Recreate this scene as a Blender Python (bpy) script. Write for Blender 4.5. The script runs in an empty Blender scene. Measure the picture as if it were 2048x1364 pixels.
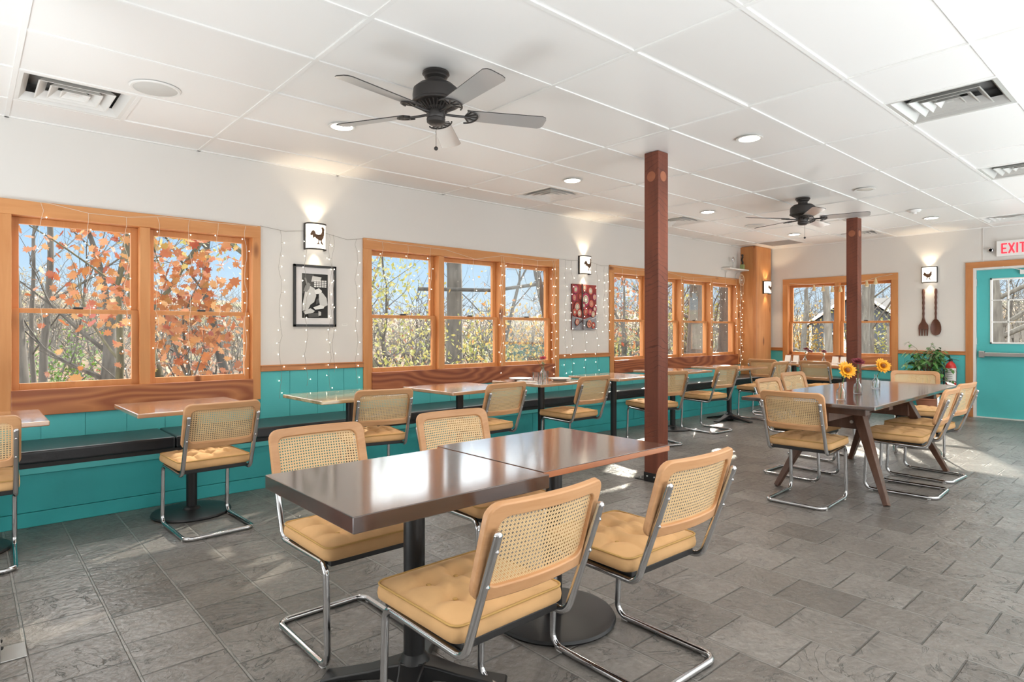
import bpy, math, random
from mathutils import Vector, Matrix
PI = math.pi
sc = bpy.context.scene
C = sc.collection

# ---------------------------------------------------------------- camera, world, lights, exposure
YAW = 0.8447                      # view direction, from +X (along the window wall) towards +Y (the window wall)
EYE = Vector((0, 0, 1.255))
cam_d = bpy.data.cameras.new('camera'); cam = bpy.data.objects.new('camera', cam_d); C.objects.link(cam)
cam_d.sensor_width = 36; cam_d.lens = 1232 / 2048 * 36; cam_d.shift_y = -21 / 2048
cam_d.clip_start = 0.02; cam_d.clip_end = 500
cam.location = EYE; cam.rotation_euler = (PI / 2, 0, YAW - PI / 2)
sc.camera = cam
sc.view_settings.view_transform = 'Standard'; sc.view_settings.look = 'None'
sc.view_settings.exposure = 0.76; sc.view_settings.gamma = 1.0; sc.view_settings.use_curve_mapping = False
cy = sc.cycles
cy.use_denoising = True
cy.max_bounces = 7; cy.diffuse_bounces = 4; cy.glossy_bounces = 4; cy.transmission_bounces = 4; cy.transparent_max_bounces = 24
cy.sample_clamp_indirect = 6.0; cy.sample_clamp_direct = 0.0
cy.caustics_reflective = False; cy.caustics_refractive = False

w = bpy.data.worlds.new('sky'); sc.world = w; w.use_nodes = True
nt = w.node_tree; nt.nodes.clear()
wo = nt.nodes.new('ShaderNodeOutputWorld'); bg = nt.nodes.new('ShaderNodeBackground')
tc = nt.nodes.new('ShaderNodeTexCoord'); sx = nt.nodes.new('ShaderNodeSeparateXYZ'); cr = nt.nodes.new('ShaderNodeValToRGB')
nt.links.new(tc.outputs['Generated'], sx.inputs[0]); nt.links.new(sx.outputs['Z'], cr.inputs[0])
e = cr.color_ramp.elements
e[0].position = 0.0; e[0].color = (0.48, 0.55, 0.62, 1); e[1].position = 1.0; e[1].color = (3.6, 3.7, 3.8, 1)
for p_, c_ in ((.07, (0.38, 0.50, 0.62)), (.165, (0.25, 0.42, 0.62)), (.18, (0.30, 0.46, 0.64)), (.225, (2.8, 2.9, 3.0)), (.5, (3.7, 3.75, 3.8))):   # blue low down, unseen upper part brightened to add fill and table glare
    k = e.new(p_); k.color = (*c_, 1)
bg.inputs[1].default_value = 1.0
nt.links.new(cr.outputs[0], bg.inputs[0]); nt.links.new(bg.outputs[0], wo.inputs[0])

def lamp(name, kind, loc, energy, color=(1, 1, 1), size=None, aim=None, parent=None, **kw):
    d = bpy.data.lights.new(name, kind); d.energy = energy; d.color = color
    o = bpy.data.objects.new(name, d); C.objects.link(o); o.location = loc
    if kind == 'AREA':
        d.shape = 'RECTANGLE'; d.size, d.size_y = size
    elif kind != 'SUN' and size is not None:
        d.shadow_soft_size = size
    if aim is not None:
        o.rotation_euler = Vector(aim).to_track_quat('-Z', 'Y').to_euler()
    for a, b in kw.items(): setattr(d, a, b)
    if parent: o.parent = parent
    return o

SUN = Vector((-1.75, -1.0, -0.80))
lamp('sun', 'SUN', (14, 14, 12), 6.0, (1.0, 0.91, 0.78), aim=SUN, angle=0.012)
# added fill lights near the floor, out of view, bounced off the ceiling
for x_, y_, e_ in ((-1.7, 2.8, 82), (1.2, -1.9, 105), (5.0, -1.9, 110), (8.6, -1.9, 110)):
    lamp('fill_uplight', 'AREA', (x_, y_, .22), e_, (0.90, 0.96, 1.0), (2.2, 2.2), aim=(0, 0.0001, 1.0))

# ---------------------------------------------------------------- mesh helpers
class M:
    def __init__(s): s.v = []; s.f = []; s.m = []; s.uv = None
    def add(s, vs, fs, mi=0):
        b = len(s.v) if len(vs) else 0; s.v += [tuple(v) for v in vs]; s.f += [[i + b for i in f] for f in fs]; s.m += [mi] * len(fs); return s
    def box(s, x0, y0, z0, x1, y1, z1, mi=0):
        return s.add([(x, y, z) for x in (x0, x1) for y in (y0, y1) for z in (z0, z1)],
                     [(0, 1, 3, 2), (4, 6, 7, 5), (0, 4, 5, 1), (2, 3, 7, 6), (0, 2, 6, 4), (1, 5, 7, 3)], mi)
    def obox(s, c, sz, R=None, mi=0):
        R = R or Matrix.Identity(3); c = Vector(c)
        vs = [c + R @ Vector((x * sz[0] / 2, y * sz[1] / 2, z * sz[2] / 2)) for x in (-1, 1) for y in (-1, 1) for z in (-1, 1)]
        return s.add(vs, [(0, 1, 3, 2), (4, 6, 7, 5), (0, 4, 5, 1), (2, 3, 7, 6), (0, 2, 6, 4), (1, 5, 7, 3)], mi)
    def beam(s, p0, p1, a, b, up=(0, 0, 1), a1=None, b1=None, mi=0):
        p0 = Vector(p0); p1 = Vector(p1); d = (p1 - p0).normalized(); u = Vector(up)
        x = d.cross(u).normalized(); y = x.cross(d).normalized(); vs = []
        for p, aa, bb in ((p0, a, b), (p1, a1 or a, b1 or b)):
            vs += [p + x * aa / 2 * i + y * bb / 2 * j for i, j in ((-1, -1), (1, -1), (1, 1), (-1, 1))]
        return s.add(vs, [(3, 2, 1, 0), (4, 5, 6, 7), (0, 1, 5, 4), (1, 2, 6, 5), (2, 3, 7, 6), (3, 0, 4, 7)], mi)
    def tube(s, pts, r, seg=10, closed=False, caps=True, mi=0):
        P = [Vector(p) for p in pts]; n = len(P); R = r if isinstance(r, (list, tuple)) else [r] * n
        T = []
        for i in range(n):
            a = P[(i - 1) % n] if (closed or i) else P[i]; b = P[(i + 1) % n] if (closed or i < n - 1) else P[i]
            t = b - a; T.append(t.normalized() if t.length > 1e-9 else Vector((0, 0, 1)))
        u = T[0].orthogonal().normalized(); vs = []
        for i in range(n):
            u = u - T[i] * u.dot(T[i])
            u = u.normalized() if u.length > 1e-6 else T[i].orthogonal().normalized()
            w_ = T[i].cross(u)
            vs += [P[i] + (u * math.cos(2 * PI * k / seg) + w_ * math.sin(2 * PI * k / seg)) * R[i] for k in range(seg)]
        fs = []
        for i in range(n if closed else n - 1):
            j = (i + 1) % n
            fs += [(i * seg + k, i * seg + (k + 1) % seg, j * seg + (k + 1) % seg, j * seg + k) for k in range(seg)]
        if caps and not closed:
            fs.append(tuple(range(seg))[::-1]); fs.append(tuple((n - 1) * seg + k for k in range(seg)))
        return s.add(vs, fs, mi)
    def cyl(s, p0, p1, r, seg=16, r1=None, mi=0): return s.tube([p0, p1], [r, r if r1 is None else r1], seg, mi=mi)
    def lathe(s, prof, c=(0, 0, 0), seg=24, mi=0, R=None):
        c = Vector(c); R = R or Matrix.Identity(3); vs = []; n = len(prof)
        for r, z in prof: vs += [c + R @ Vector((r * math.cos(2 * PI * k / seg), r * math.sin(2 * PI * k / seg), z)) for k in range(seg)]
        fs = [(i * seg + k, i * seg + (k + 1) % seg, (i + 1) * seg + (k + 1) % seg, (i + 1) * seg + k) for i in range(n - 1) for k in range(seg)]
        if prof[0][0] > 1e-6: fs.append(tuple(range(seg))[::-1])
        if prof[-1][0] > 1e-6: fs.append(tuple((n - 1) * seg + k for k in range(seg)))
        return s.add(vs, fs, mi)
    def ball(s, c, r, seg=10, rings=6, sq=(1, 1, 1), mi=0):
        c = Vector(c); prof = [(math.sin(PI * i / rings) * r, -math.cos(PI * i / rings) * r) for i in range(rings + 1)]
        b = len(s.v); s.lathe([(max(a, 1e-5), z) for a, z in prof], (0, 0, 0), seg, mi)
        for i in range(b, len(s.v)): x, y, z = s.v[i]; s.v[i] = (c.x + x * sq[0], c.y + y * sq[1], c.z + z * sq[2])
        return s
    def prism(s, poly, w0, w1, fn, mi=0):
        n = len(poly); vs = [fn(u, v, w0) for u, v in poly] + [fn(u, v, w1) for u, v in poly]
        return s.add(vs, [tuple(range(n))[::-1], tuple(range(n, 2 * n))] + [(i, (i + 1) % n, n + (i + 1) % n, n + i) for i in range(n)], mi)
    def build(s, name, mat, parent=None, smooth=35, bevel=0, seg=2, fix=True):
        me = bpy.data.meshes.new(name); me.from_pydata(s.v, [], s.f)
        mats = mat if isinstance(mat, (list, tuple)) else [mat]
        for m_ in mats: me.materials.append(m_)
        if len(mats) > 1: me.polygons.foreach_set('material_index', s.m)
        if s.uv:
            l = me.uv_layers.new(name='uv')
            for lp in me.loops: l.data[lp.index].uv = s.uv[lp.vertex_index]
        if fix:
            import bmesh
            bm = bmesh.new(); bm.from_mesh(me); bmesh.ops.recalc_face_normals(bm, faces=bm.faces); bm.to_mesh(me); bm.free()
        if smooth:
            me.polygons.foreach_set('use_smooth', [True] * len(me.polygons)); me.set_sharp_from_angle(angle=math.radians(smooth))
        me.update()
        o = bpy.data.objects.new(name, me); C.objects.link(o)
        if parent: o.parent = parent
        if bevel:
            b = o.modifiers.new('bevel', 'BEVEL'); b.width = bevel; b.segments = seg; b.limit_method = 'ANGLE'; b.angle_limit = math.radians(40)
            b.harden_normals = False
        return o

def fillet(pts, r, n=6):
    P = [Vector(p) for p in pts]; R = r if isinstance(r, (list, tuple)) else [r] * len(P); out = [P[0]]
    for i in range(1, len(P) - 1):
        a = (P[i - 1] - P[i]).normalized(); b = (P[i + 1] - P[i]).normalized(); ang = a.angle(b); t = R[i] / math.tan(ang / 2)
        t = min(t, (P[i - 1] - P[i]).length * .48, (P[i + 1] - P[i]).length * .48); rr = t * math.tan(ang / 2)
        c = P[i] + (a + b).normalized() * (rr / math.sin(ang / 2)); A = P[i] + a * t - c; B = P[i] + b * t - c
        for k in range(n + 1):
            q = A.lerp(B, k / n); out.append(c + q.normalized() * rr)
    return out + [P[-1]]

def rrect(a, b, r, n=5, cx=0, cy_=0):
    out = []
    for sx_, sy_, a0 in ((1, 1, 0), (-1, 1, 90), (-1, -1, 180), (1, -1, 270)):
        for k in range(n + 1):
            t = math.radians(a0 + 90 * k / n); out.append((cx + sx_ * (a - r) + r * math.cos(t), cy_ + sy_ * (b - r) + r * math.sin(t)))
    return out

def circle(r, n=24, cx=0, cy_=0, ry=None): return [(cx + r * math.cos(2 * PI * k / n), cy_ + (ry or r) * math.sin(2 * PI * k / n)) for k in range(n)]

def tag(o, label=None, cat=None, group=None, kind=None):
    for k_, v_ in (('label', label), ('category', cat), ('group', group), ('kind', kind)):
        if v_: o[k_] = v_
    return o
def thing(name, label, cat, loc=(0, 0, 0), rz=0, group=None):
    o = bpy.data.objects.new(name, None); C.objects.link(o); o.empty_display_size = .1
    o.location = loc; o.rotation_euler = (0, 0, rz); return tag(o, label, cat, group)
def struct(name, loc=(0, 0, 0)):
    o = bpy.data.objects.new(name, None); C.objects.link(o); o.location = loc; o['kind'] = 'structure'; return o
def dup(root, loc, rz, label, group=None, depth=2):
    def cp(o, par, d):
        c = o.copy(); C.objects.link(c); c.parent = par
        if d:
            for ch in o.children: cp(ch, c, d - 1)
        return c
    r = cp(root, None, depth); r.location = loc; r.rotation_euler = (0, 0, rz); tag(r, label, None, group); return r
def px(x, d):                     # a point at depth d seen in column x of the photograph
    s_ = (x - 1024) / 1232 * d; return (math.cos(YAW) * d + math.sin(YAW) * s_, math.sin(YAW) * d - math.cos(YAW) * s_)

# ---------------------------------------------------------------- materials
def newmat(name):
    m_ = bpy.data.materials.new(name); m_.use_nodes = True; return m_, m_.node_tree, m_.node_tree.nodes['Principled BSDF']
def N(t, typ, **kw):
    n = t.nodes.new(typ)
    for a, b in kw.items():
        if a in n.inputs: n.inputs[a].default_value = b
        else: setattr(n, a, b)
    return n
def coords(t, scale=(1, 1, 1), src='Object', rot=(0, 0, 0), loc=(0, 0, 0)):
    c = N(t, 'ShaderNodeTexCoord'); mp = N(t, 'ShaderNodeMapping'); mp.inputs['Scale'].default_value = scale
    mp.inputs['Rotation'].default_value = rot; mp.inputs['Location'].default_value = loc
    t.links.new(c.outputs[src], mp.inputs[0]); return mp.outputs[0]
def ramp(t, fac, stops):
    r = N(t, 'ShaderNodeValToRGB'); el = r.color_ramp.elements
    while len(el) > 1: el.remove(el[-1])
    el[0].position, el[0].color = stops[0][0], (*stops[0][1], 1)
    for p, c in stops[1:]: q = el.new(p); q.color = (*c, 1)
    t.links.new(fac, r.inputs[0]); return r.outputs[0]
def math_n(t, op, a, b=None, c=None):
    n = N(t, 'ShaderNodeMath', operation=op)
    for i, x in enumerate((a, b, c)):
        if x is None: continue
        if isinstance(x, (int, float)): n.inputs[i].default_value = x
        else: t.links.new(x, n.inputs[i])
    return n.outputs[0]
def mixc(t, fac, a, b, mode='MIX'):
    n = N(t, 'ShaderNodeMix', data_type='RGBA', blend_type=mode)
    for i, x in ((0, fac), (6, a), (7, b)):
        if isinstance(x, (int, float)): n.inputs[i].default_value = x
        elif isinstance(x, tuple): n.inputs[i].default_value = (*x, 1)
        else: t.links.new(x, n.inputs[i])
    return n.outputs[2]
def bump(t, b, h, strength=.3, dist=.01):
    n = N(t, 'ShaderNodeBump'); n.inputs['Strength'].default_value = strength; n.inputs['Distance'].default_value = dist
    t.links.new(h, n.inputs['Height']); t.links.new(n.outputs[0], b.inputs['Normal'])
def plain(name, col, rough=.5, metal=0, var=0, vs=6, bs=0, bd=.002, bscale=60, spec=.5, coat=0, sheen=0, ior=None, trans=0):
    m_, t, b = newmat(name); b.inputs['Base Color'].default_value = (*col, 1); b.inputs['Roughness'].default_value = rough
    b.inputs['Metallic'].default_value = metal; b.inputs['Specular IOR Level'].default_value = spec; b.inputs['Coat Weight'].default_value = coat
    b.inputs['Coat Roughness'].default_value = .12
    if sheen: b.inputs['Sheen Weight'].default_value = sheen; b.inputs['Sheen Roughness'].default_value = .4; b.inputs['Sheen Tint'].default_value = (*[min(1, c * 1.3 + .1) for c in col], 1)
    if ior: b.inputs['IOR'].default_value = ior
    if trans: b.inputs['Transmission Weight'].default_value = trans
    if var or bs:
        co = coords(t); nz = N(t, 'ShaderNodeTexNoise', Scale=vs, Detail=3.0); t.links.new(co, nz.inputs['Vector'])
        if var:
            t.links.new(ramp(t, nz.outputs[0], [(.25, tuple(c * (1 - var) for c in col)), (.75, tuple(min(1, c * (1 + var)) for c in col))]), b.inputs['Base Color'])
        if bs:
            n2 = N(t, 'ShaderNodeTexNoise', Scale=bscale, Detail=3.0); t.links.new(co, n2.inputs['Vector']); bump(t, b, n2.outputs[0], bs, bd)
    return m_
def glow(name, col, strength):
    m_, t, b = newmat(name); b.inputs['Base Color'].default_value = (*col, 1); b.inputs['Emission Color'].default_value = (*col, 1)
    b.inputs['Emission Strength'].default_value = strength; m_.cycles.emission_sampling = 'NONE'; return m_
def wood(name, c1, c2, axis='x', rough=.45, knots=None, coat=.0, scale=1.0, ior=1.5, saw=False, band=.55, rings_n=9.0):
    m_, t, b = newmat(name); st = {'x': (1.1, 14, 14), 'y': (14, 1.1, 14), 'z': (14, 14, 1.1)}[axis]
    co = coords(t, tuple(s_ * scale for s_ in st)); nz = N(t, 'ShaderNodeTexNoise', Scale=1.0, Detail=5.0, Distortion=1.4, Roughness=.6); t.links.new(co, nz.inputs['Vector'])
    # broad cathedral figure: rings of a slow noise
    st2 = {'x': (.55, 3.2, 3.2), 'y': (3.2, .55, 3.2), 'z': (3.2, 3.2, .55)}[axis]
    c2_ = coords(t, tuple(s_ * scale for s_ in st2)); n2 = N(t, 'ShaderNodeTexNoise', Scale=1.2, Detail=1.5); t.links.new(c2_, n2.inputs['Vector'])
    rings = math_n(t, 'PINGPONG', math_n(t, 'MULTIPLY', n2.outputs[0], rings_n), 1.0)
    f = math_n(t, 'ADD', math_n(t, 'MULTIPLY', nz.outputs[0], 1 - band), math_n(t, 'MULTIPLY', rings, band * .75))
    col = ramp(t, f, [(.2, c1), (.75, c2)])
    if knots:
        vo = N(t, 'ShaderNodeTexVoronoi', Scale=1.0); ks = {'x': (1.5, 4, 4), 'y': (4, 1.5, 4), 'z': (4, 4, 1.5)}[axis]
        t.links.new(coords(t, ks, loc=(.3, .2, .7)), vo.inputs['Vector'])
        col = mixc(t, ramp(t, vo.outputs[0], [(.07, (1, 1, 1)), (.15, (0, 0, 0))]), col, knots)
    t.links.new(col, b.inputs['Base Color']); b.inputs['Roughness'].default_value = rough; b.inputs['Coat Weight'].default_value = coat
    b.inputs['Coat Roughness'].default_value = .10; b.inputs['IOR'].default_value = ior; b.inputs['Coat IOR'].default_value = 1.85 if coat > .5 else 1.5
    if saw:
        wv = N(t, 'ShaderNodeTexWave', Scale=13.0, Distortion=7.0, Detail=2.0); wv.bands_direction = 'DIAGONAL'
        t.links.new(coords(t, (.35, .35, 1.1)), wv.inputs['Vector']); nm = N(t, 'ShaderNodeTexNoise', Scale=3.5, Detail=2.0); t.links.new(coords(t, (1, 1, .6)), nm.inputs['Vector'])
        ln = math_n(t, 'MULTIPLY', ramp(t, wv.outputs[0], [(.0, (1, 1, 1)), (.07, (0, 0, 0))]), ramp(t, nm.outputs[0], [(.42, (0, 0, 0)), (.6, (1, 1, 1))]))
        bump(t, b, math_n(t, 'SUBTRACT', nz.outputs[0], ln), .5, .003)
        t.links.new(mixc(t, math_n(t, 'MULTIPLY', ln, .6), col, (.05, .012, .008)), b.inputs['Base Color'])
    else: bump(t, b, nz.outputs[0], .15, .002)
    return m_

MT = {}
MT['wall'] = plain('white_paint', (.72, .695, .66), .75, var=.012, vs=1.5, bs=.1, bscale=250, bd=.001)
MT['teal'] = plain('turquoise_paint', (.085, .49, .49), .5, var=.06, vs=2.2, bs=.18, bscale=22, bd=.004)
MT['teal_dark'] = plain('turquoise_paint_dark', (.038, .40, .41), .5, var=.12, vs=2.5, bs=.45, bscale=14, bd=.006)  # darker turquoise with coarser bumps, for the bench base
for ax in 'xyz':
    MT['pine_' + ax] = wood('pine_' + ax, (.46, .17, .05), (.62, .27, .10), ax, .42, knots=(.20, .06, .02), band=.3)
    MT['cedar_' + ax] = wood('cedar_' + ax, (.55, .22, .065), (.68, .32, .12), ax, .5, knots=(.22, .07, .02), band=.3)
MT['stain_x'] = wood('red_stained_board', (.23, .055, .02), (.46, .15, .055), 'x', .38, band=.8, rings_n=26.0)
MT['stain_y'] = wood('orange_stained_board', (.42, .14, .05), (.62, .27, .10), 'y', .4, band=.7, knots=(.16, .045, .015), rings_n=20.0)
MT['post'] = wood('rough_sawn_beam', (.13, .034, .018), (.235, .066, .034), 'z', .6, saw=True, band=.35)
MT['walnut'] = wood('walnut_top', (.030, .011, .007), (.085, .036, .021), 'x', .22, coat=.9, ior=1.6, band=.35)
MT['walnut_leg'] = wood('walnut_leg', (.085, .035, .02), (.17, .085, .055), 'z', .4, band=.35)
MT['bistro'] = wood('bistro_top', (.05, .02, .012), (.125, .058, .033), 'x', .2, coat=.9, ior=1.6, band=.3)
MT['bistro_edge'] = wood('bistro_edge', (.36, .12, .05), (.52, .22, .10), 'x', .4, band=.3)
MT['slab'] = wood('pale_top', (.44, .22, .11), (.66, .42, .24), 'x', .2, coat=1.0, ior=1.6, band=.5)
MT['slab_stripe'] = wood('striped_top', (.42, .26, .10), (.72, .55, .30), 'x', .2, coat=1.0, ior=1.6, band=.7, scale=1.6)
MT['beech'] = wood('beech', (.50, .245, .10), (.66, .37, .19), 'y', .42, band=.2, scale=1.5)
MT['black'] = plain('black_metal', (.012, .012, .013), .38, spec=.5)
MT['vinyl'] = plain('black_vinyl', (.022, .022, .025), .28, bs=.25, bscale=40, bd=.004, var=.2, vs=5)
MT['board'] = plain('black_board', (.014, .013, .013), .5)
MT['chrome'] = plain('chrome', (.62, .62, .63), .09, metal=1)
MT['steel'] = plain('brushed_steel', (.45, .45, .44), .35, metal=1)
MT['velvet'] = plain('mustard_velvet', (.69, .415, .195), .85, var=.10, vs=9, sheen=.5, spec=.2)
MT['pipe'] = plain('mustard_piping', (.56, .34, .12), .8, spec=.2)
MT['bronze'] = plain('dark_bronze', (.045, .04, .038), .42, metal=.3)
MT['blade'] = plain('grey_blade', (.42, .41, .40), .28, coat=.6)
MT['white_metal'] = plain('white_metal', (.80, .79, .76), .4)
MT['vent_metal'] = plain('vent_metal', (.66, .65, .62), .38, metal=.35)
MT['duct'] = plain('duct_inside', (.22, .215, .205), .8)
MT['grey'] = plain('grey_grille', (.30, .28, .27), .7)
MT['white'] = plain('white_plastic', (.85, .84, .82), .4)
MT['porcelain'] = plain('porcelain', (.86, .85, .83), .12)
MT['paper'] = plain('paper', (.86, .84, .80), .8)
MT['ink'] = plain('ink', (.03, .03, .03), .6)
MT['red'] = plain('red_enamel', (.62, .03, .025), .3)
MT['lens'] = glow('lit_lens', (1, .93, .80), 14)
MT['lens_off'] = plain('unlit_lens', (.55, .52, .45), .3)
MT['shade'] = glow('lit_glass_shade', (1, .92, .78), 1.1)
MT['bulb'] = glow('lit_fairy_bulb', (1, .88, .68), 9)
MT['wire'] = plain('clear_wire', (.75, .70, .60), .4)
MT['wire_dark'] = plain('grey_wire', (.30, .27, .24), .5)
MT['carved'] = wood('carved_wood', (.085, .028, .017), (.17, .07, .042), 'z', .4, band=.3)
MT['leaf'] = plain('glossy_leaf', (.07, .21, .045), .35, var=.45, vs=12)
MT['stem'] = plain('plant_stem', (.22, .16, .10), .7)
MT['pot'] = plain('terracotta', (.40, .16, .09), .7)
MT['soil'] = plain('soil', (.06, .04, .03), .9)
MT['green_stem'] = plain('green_stem', (.10, .20, .05), .5)
MT['sunflower'] = plain('sunflower_petal', (.90, .38, .015), .6, var=.2, vs=40)
MT['flower_eye'] = plain('flower_disc', (.22, .07, .015), .8)
MT['maroon'] = plain('maroon_petal', (.17, .012, .025), .6, var=.3, vs=40)
MT['pink'] = plain('pink_petal', (.55, .06, .09), .6, var=.3, vs=40)

def glass_mat(name, tint=(1, 1, 1), rough=.02, k=1.0):
    m_, t, b = newmat(name); t.nodes.remove(b); o = t.nodes['Material Output']
    tr = N(t, 'ShaderNodeBsdfTransparent'); tr.inputs[0].default_value = (*tint, 1)
    gl = N(t, 'ShaderNodeBsdfGlossy'); gl.inputs['Roughness'].default_value = rough
    fr = N(t, 'ShaderNodeFresnel'); fr.inputs[0].default_value = 1.5; mx = N(t, 'ShaderNodeMixShader')
    t.links.new(math_n(t, 'MULTIPLY', fr.outputs[0], k), mx.inputs[0]); t.links.new(tr.outputs[0], mx.inputs[1]); t.links.new(gl.outputs[0], mx.inputs[2]); t.links.new(mx.outputs[0], o.inputs[0])
    return m_
MT['glass'] = glass_mat('window_glass', (.97, .98, .97), k=.25)
MT['bottle'] = glass_mat('clear_bottle_glass', (.97, .98, .98), .03, .7)

def cane_mat():
    m_, t, b = newmat('woven_cane'); o = t.nodes['Material Output']
    uv = N(t, 'ShaderNodeUVMap'); uv.uv_map = 'uv'; mp = N(t, 'ShaderNodeMapping'); mp.inputs['Scale'].default_value = (82, 82, 1); t.links.new(uv.outputs[0], mp.inputs[0])
    s_ = N(t, 'ShaderNodeSeparateXYZ'); t.links.new(mp.outputs[0], s_.inputs[0])
    def cell(a): return math_n(t, 'ABSOLUTE', math_n(t, 'SUBTRACT', math_n(t, 'FRACT', a), .5))
    u, v = cell(s_.outputs[0]), cell(s_.outputs[1])
    dd = math_n(t, 'MAXIMUM', math_n(t, 'MAXIMUM', u, v), math_n(t, 'MULTIPLY', math_n(t, 'ADD', u, v), .72))
    hole = math_n(t, 'LESS_THAN', dd, .24)
    u2, v2 = cell(math_n(t, 'MULTIPLY', math_n(t, 'ADD', s_.outputs[0], s_.outputs[1]), 2.0)), cell(math_n(t, 'MULTIPLY', math_n(t, 'SUBTRACT', s_.outputs[0], s_.outputs[1]), 2.0))
    wv = math_n(t, 'MULTIPLY', u2, v2)
    col = ramp(t, wv, [(0, (.58, .37, .17)), (.12, (.84, .62, .36))])
    t.links.new(col, b.inputs['Base Color']); b.inputs['Roughness'].default_value = .5; bump(t, b, wv, .4, .002)
    tr = N(t, 'ShaderNodeBsdfTransparent'); mx = N(t, 'ShaderNodeMixShader')
    t.links.new(hole, mx.inputs[0]); t.links.new(b.outputs[0], mx.inputs[1]); t.links.new(tr.outputs[0], mx.inputs[2]); t.links.new(mx.outputs[0], o.inputs[0])
    return m_
MT['cane'] = cane_mat()

def slate_mat():
    m_, t, b = newmat('slate_tiles')
    # rows run across the room (world Y); tile 0.300 x 0.2975 in running bond
    co = N(t, 'ShaderNodeTexCoord'); s_ = N(t, 'ShaderNodeSeparateXYZ'); t.links.new(co.outputs['Object'], s_.inputs[0])
    X = math_n(t, 'DIVIDE', math_n(t, 'SUBTRACT', s_.outputs[0], .178), .2975); row = math_n(t, 'FLOOR', X)
    odd = math_n(t, 'MODULO', math_n(t, 'ADD', row, 1000.0), 2.0)
    Y = math_n(t, 'ADD', math_n(t, 'DIVIDE', math_n(t, 'SUBTRACT', s_.outputs[1], .0), .302), math_n(t, 'MULTIPLY', odd, .5)); colm = math_n(t, 'FLOOR', Y)
    def edge(a): return math_n(t, 'SUBTRACT', .5, math_n(t, 'ABSOLUTE', math_n(t, 'SUBTRACT', math_n(t, 'FRACT', a), .5)))
    nz0 = N(t, 'ShaderNodeTexNoise', Scale=9.0, Detail=2.0); t.links.new(co.outputs['Object'], nz0.inputs['Vector'])
    wob = math_n(t, 'MULTIPLY', math_n(t, 'SUBTRACT', nz0.outputs[0], .5), .016)
    gx_ = ramp(t, math_n(t, 'ADD', edge(X), wob), [(.014, (1, 1, 1)), (.022, (0, 0, 0))]); gy_ = ramp(t, math_n(t, 'ADD', edge(Y), wob), [(.008, (1, 1, 1)), (.015, (0, 0, 0))])
    g = math_n(t, 'MAXIMUM', gx_, gy_)
    cb = N(t, 'ShaderNodeCombineXYZ'); t.links.new(row, cb.inputs[0]); t.links.new(colm, cb.inputs[1])
    wn = N(t, 'ShaderNodeTexWhiteNoise', noise_dimensions='3D'); t.links.new(cb.outputs[0], wn.inputs['Vector'])
    # cleft: each tile shifts the noise domain
    ad = N(t, 'ShaderNodeVectorMath', operation='MULTIPLY_ADD'); ad.inputs[1].default_value = (7, 7, 7)
    t.links.new(wn.outputs['Color'], ad.inputs[0]); t.links.new(co.outputs['Object'], ad.inputs[2])
    n1 = N(t, 'ShaderNodeTexNoise', Scale=3.0, Detail=6.0, Distortion=1.6, Roughness=.62); t.links.new(ad.outputs[0], n1.inputs['Vector'])
    n2 = N(t, 'ShaderNodeTexNoise', Scale=38.0, Detail=4.0); t.links.new(ad.outputs[0], n2.inputs['Vector'])
    # cleft steps: the slate breaks in thin terraces with dark ragged edges
    st_ = math_n(t, 'MULTIPLY', n1.outputs[0], 7.0); fr_ = math_n(t, 'FRACT', st_); n3 = N(t, 'ShaderNodeTexNoise', Scale=4.0, Detail=2.0); t.links.new(ad.outputs[0], n3.inputs['Vector'])
    msk = ramp(t, n3.outputs[0], [(.44, (0, 0, 0)), (.60, (1, 1, 1))])
    crack = math_n(t, 'MULTIPLY', ramp(t, math_n(t, 'ABSOLUTE', math_n(t, 'SUBTRACT', fr_, .5)), [(.0, (1, 1, 1)), (.075, (0, 0, 0))]), msk)
    step = math_n(t, 'MULTIPLY', ramp(t, fr_, [(.46, (0, 0, 0)), (.54, (1, 1, 1))]), msk)
    tone = math_n(t, 'ADD', math_n(t, 'MULTIPLY', wn.outputs['Value'], .5), math_n(t, 'MULTIPLY', n1.outputs[0], .55))
    col = ramp(t, tone, [(.12, (.10, .088, .078)), (.5, (.172, .155, .140)), (.9, (.265, .246, .228))])
    col = mixc(t, math_n(t, 'MULTIPLY', ramp(t, n2.outputs[0], [(.35, (0, 0, 0)), (.7, (1, 1, 1))]), .45), col, (.095, .084, .075))
    col = mixc(t, math_n(t, 'MULTIPLY', crack, .75), col, (.035, .03, .028))
    col = mixc(t, gx_, col, (.24, .225, .21)); t.links.new(mixc(t, gy_, col, (.075, .068, .06)), b.inputs['Base Color'])
    t.links.new(math_n(t, 'ADD', .22, math_n(t, 'MULTIPLY', n2.outputs[0], .24)), b.inputs['Roughness']); b.inputs['Specular IOR Level'].default_value = .8
    h = math_n(t, 'ADD', math_n(t, 'MULTIPLY', step, .5), math_n(t, 'MULTIPLY', n2.outputs[0], .7)); h = math_n(t, 'ADD', h, math_n(t, 'MULTIPLY', n1.outputs[0], 1.0))
    h = math_n(t, 'SUBTRACT', h, math_n(t, 'MULTIPLY', g, .9)); h = math_n(t, 'SUBTRACT', h, math_n(t, 'MULTIPLY', crack, .5))
    bump(t, b, h, .8, .009); return m_
MT['slate'] = slate_mat()
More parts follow.
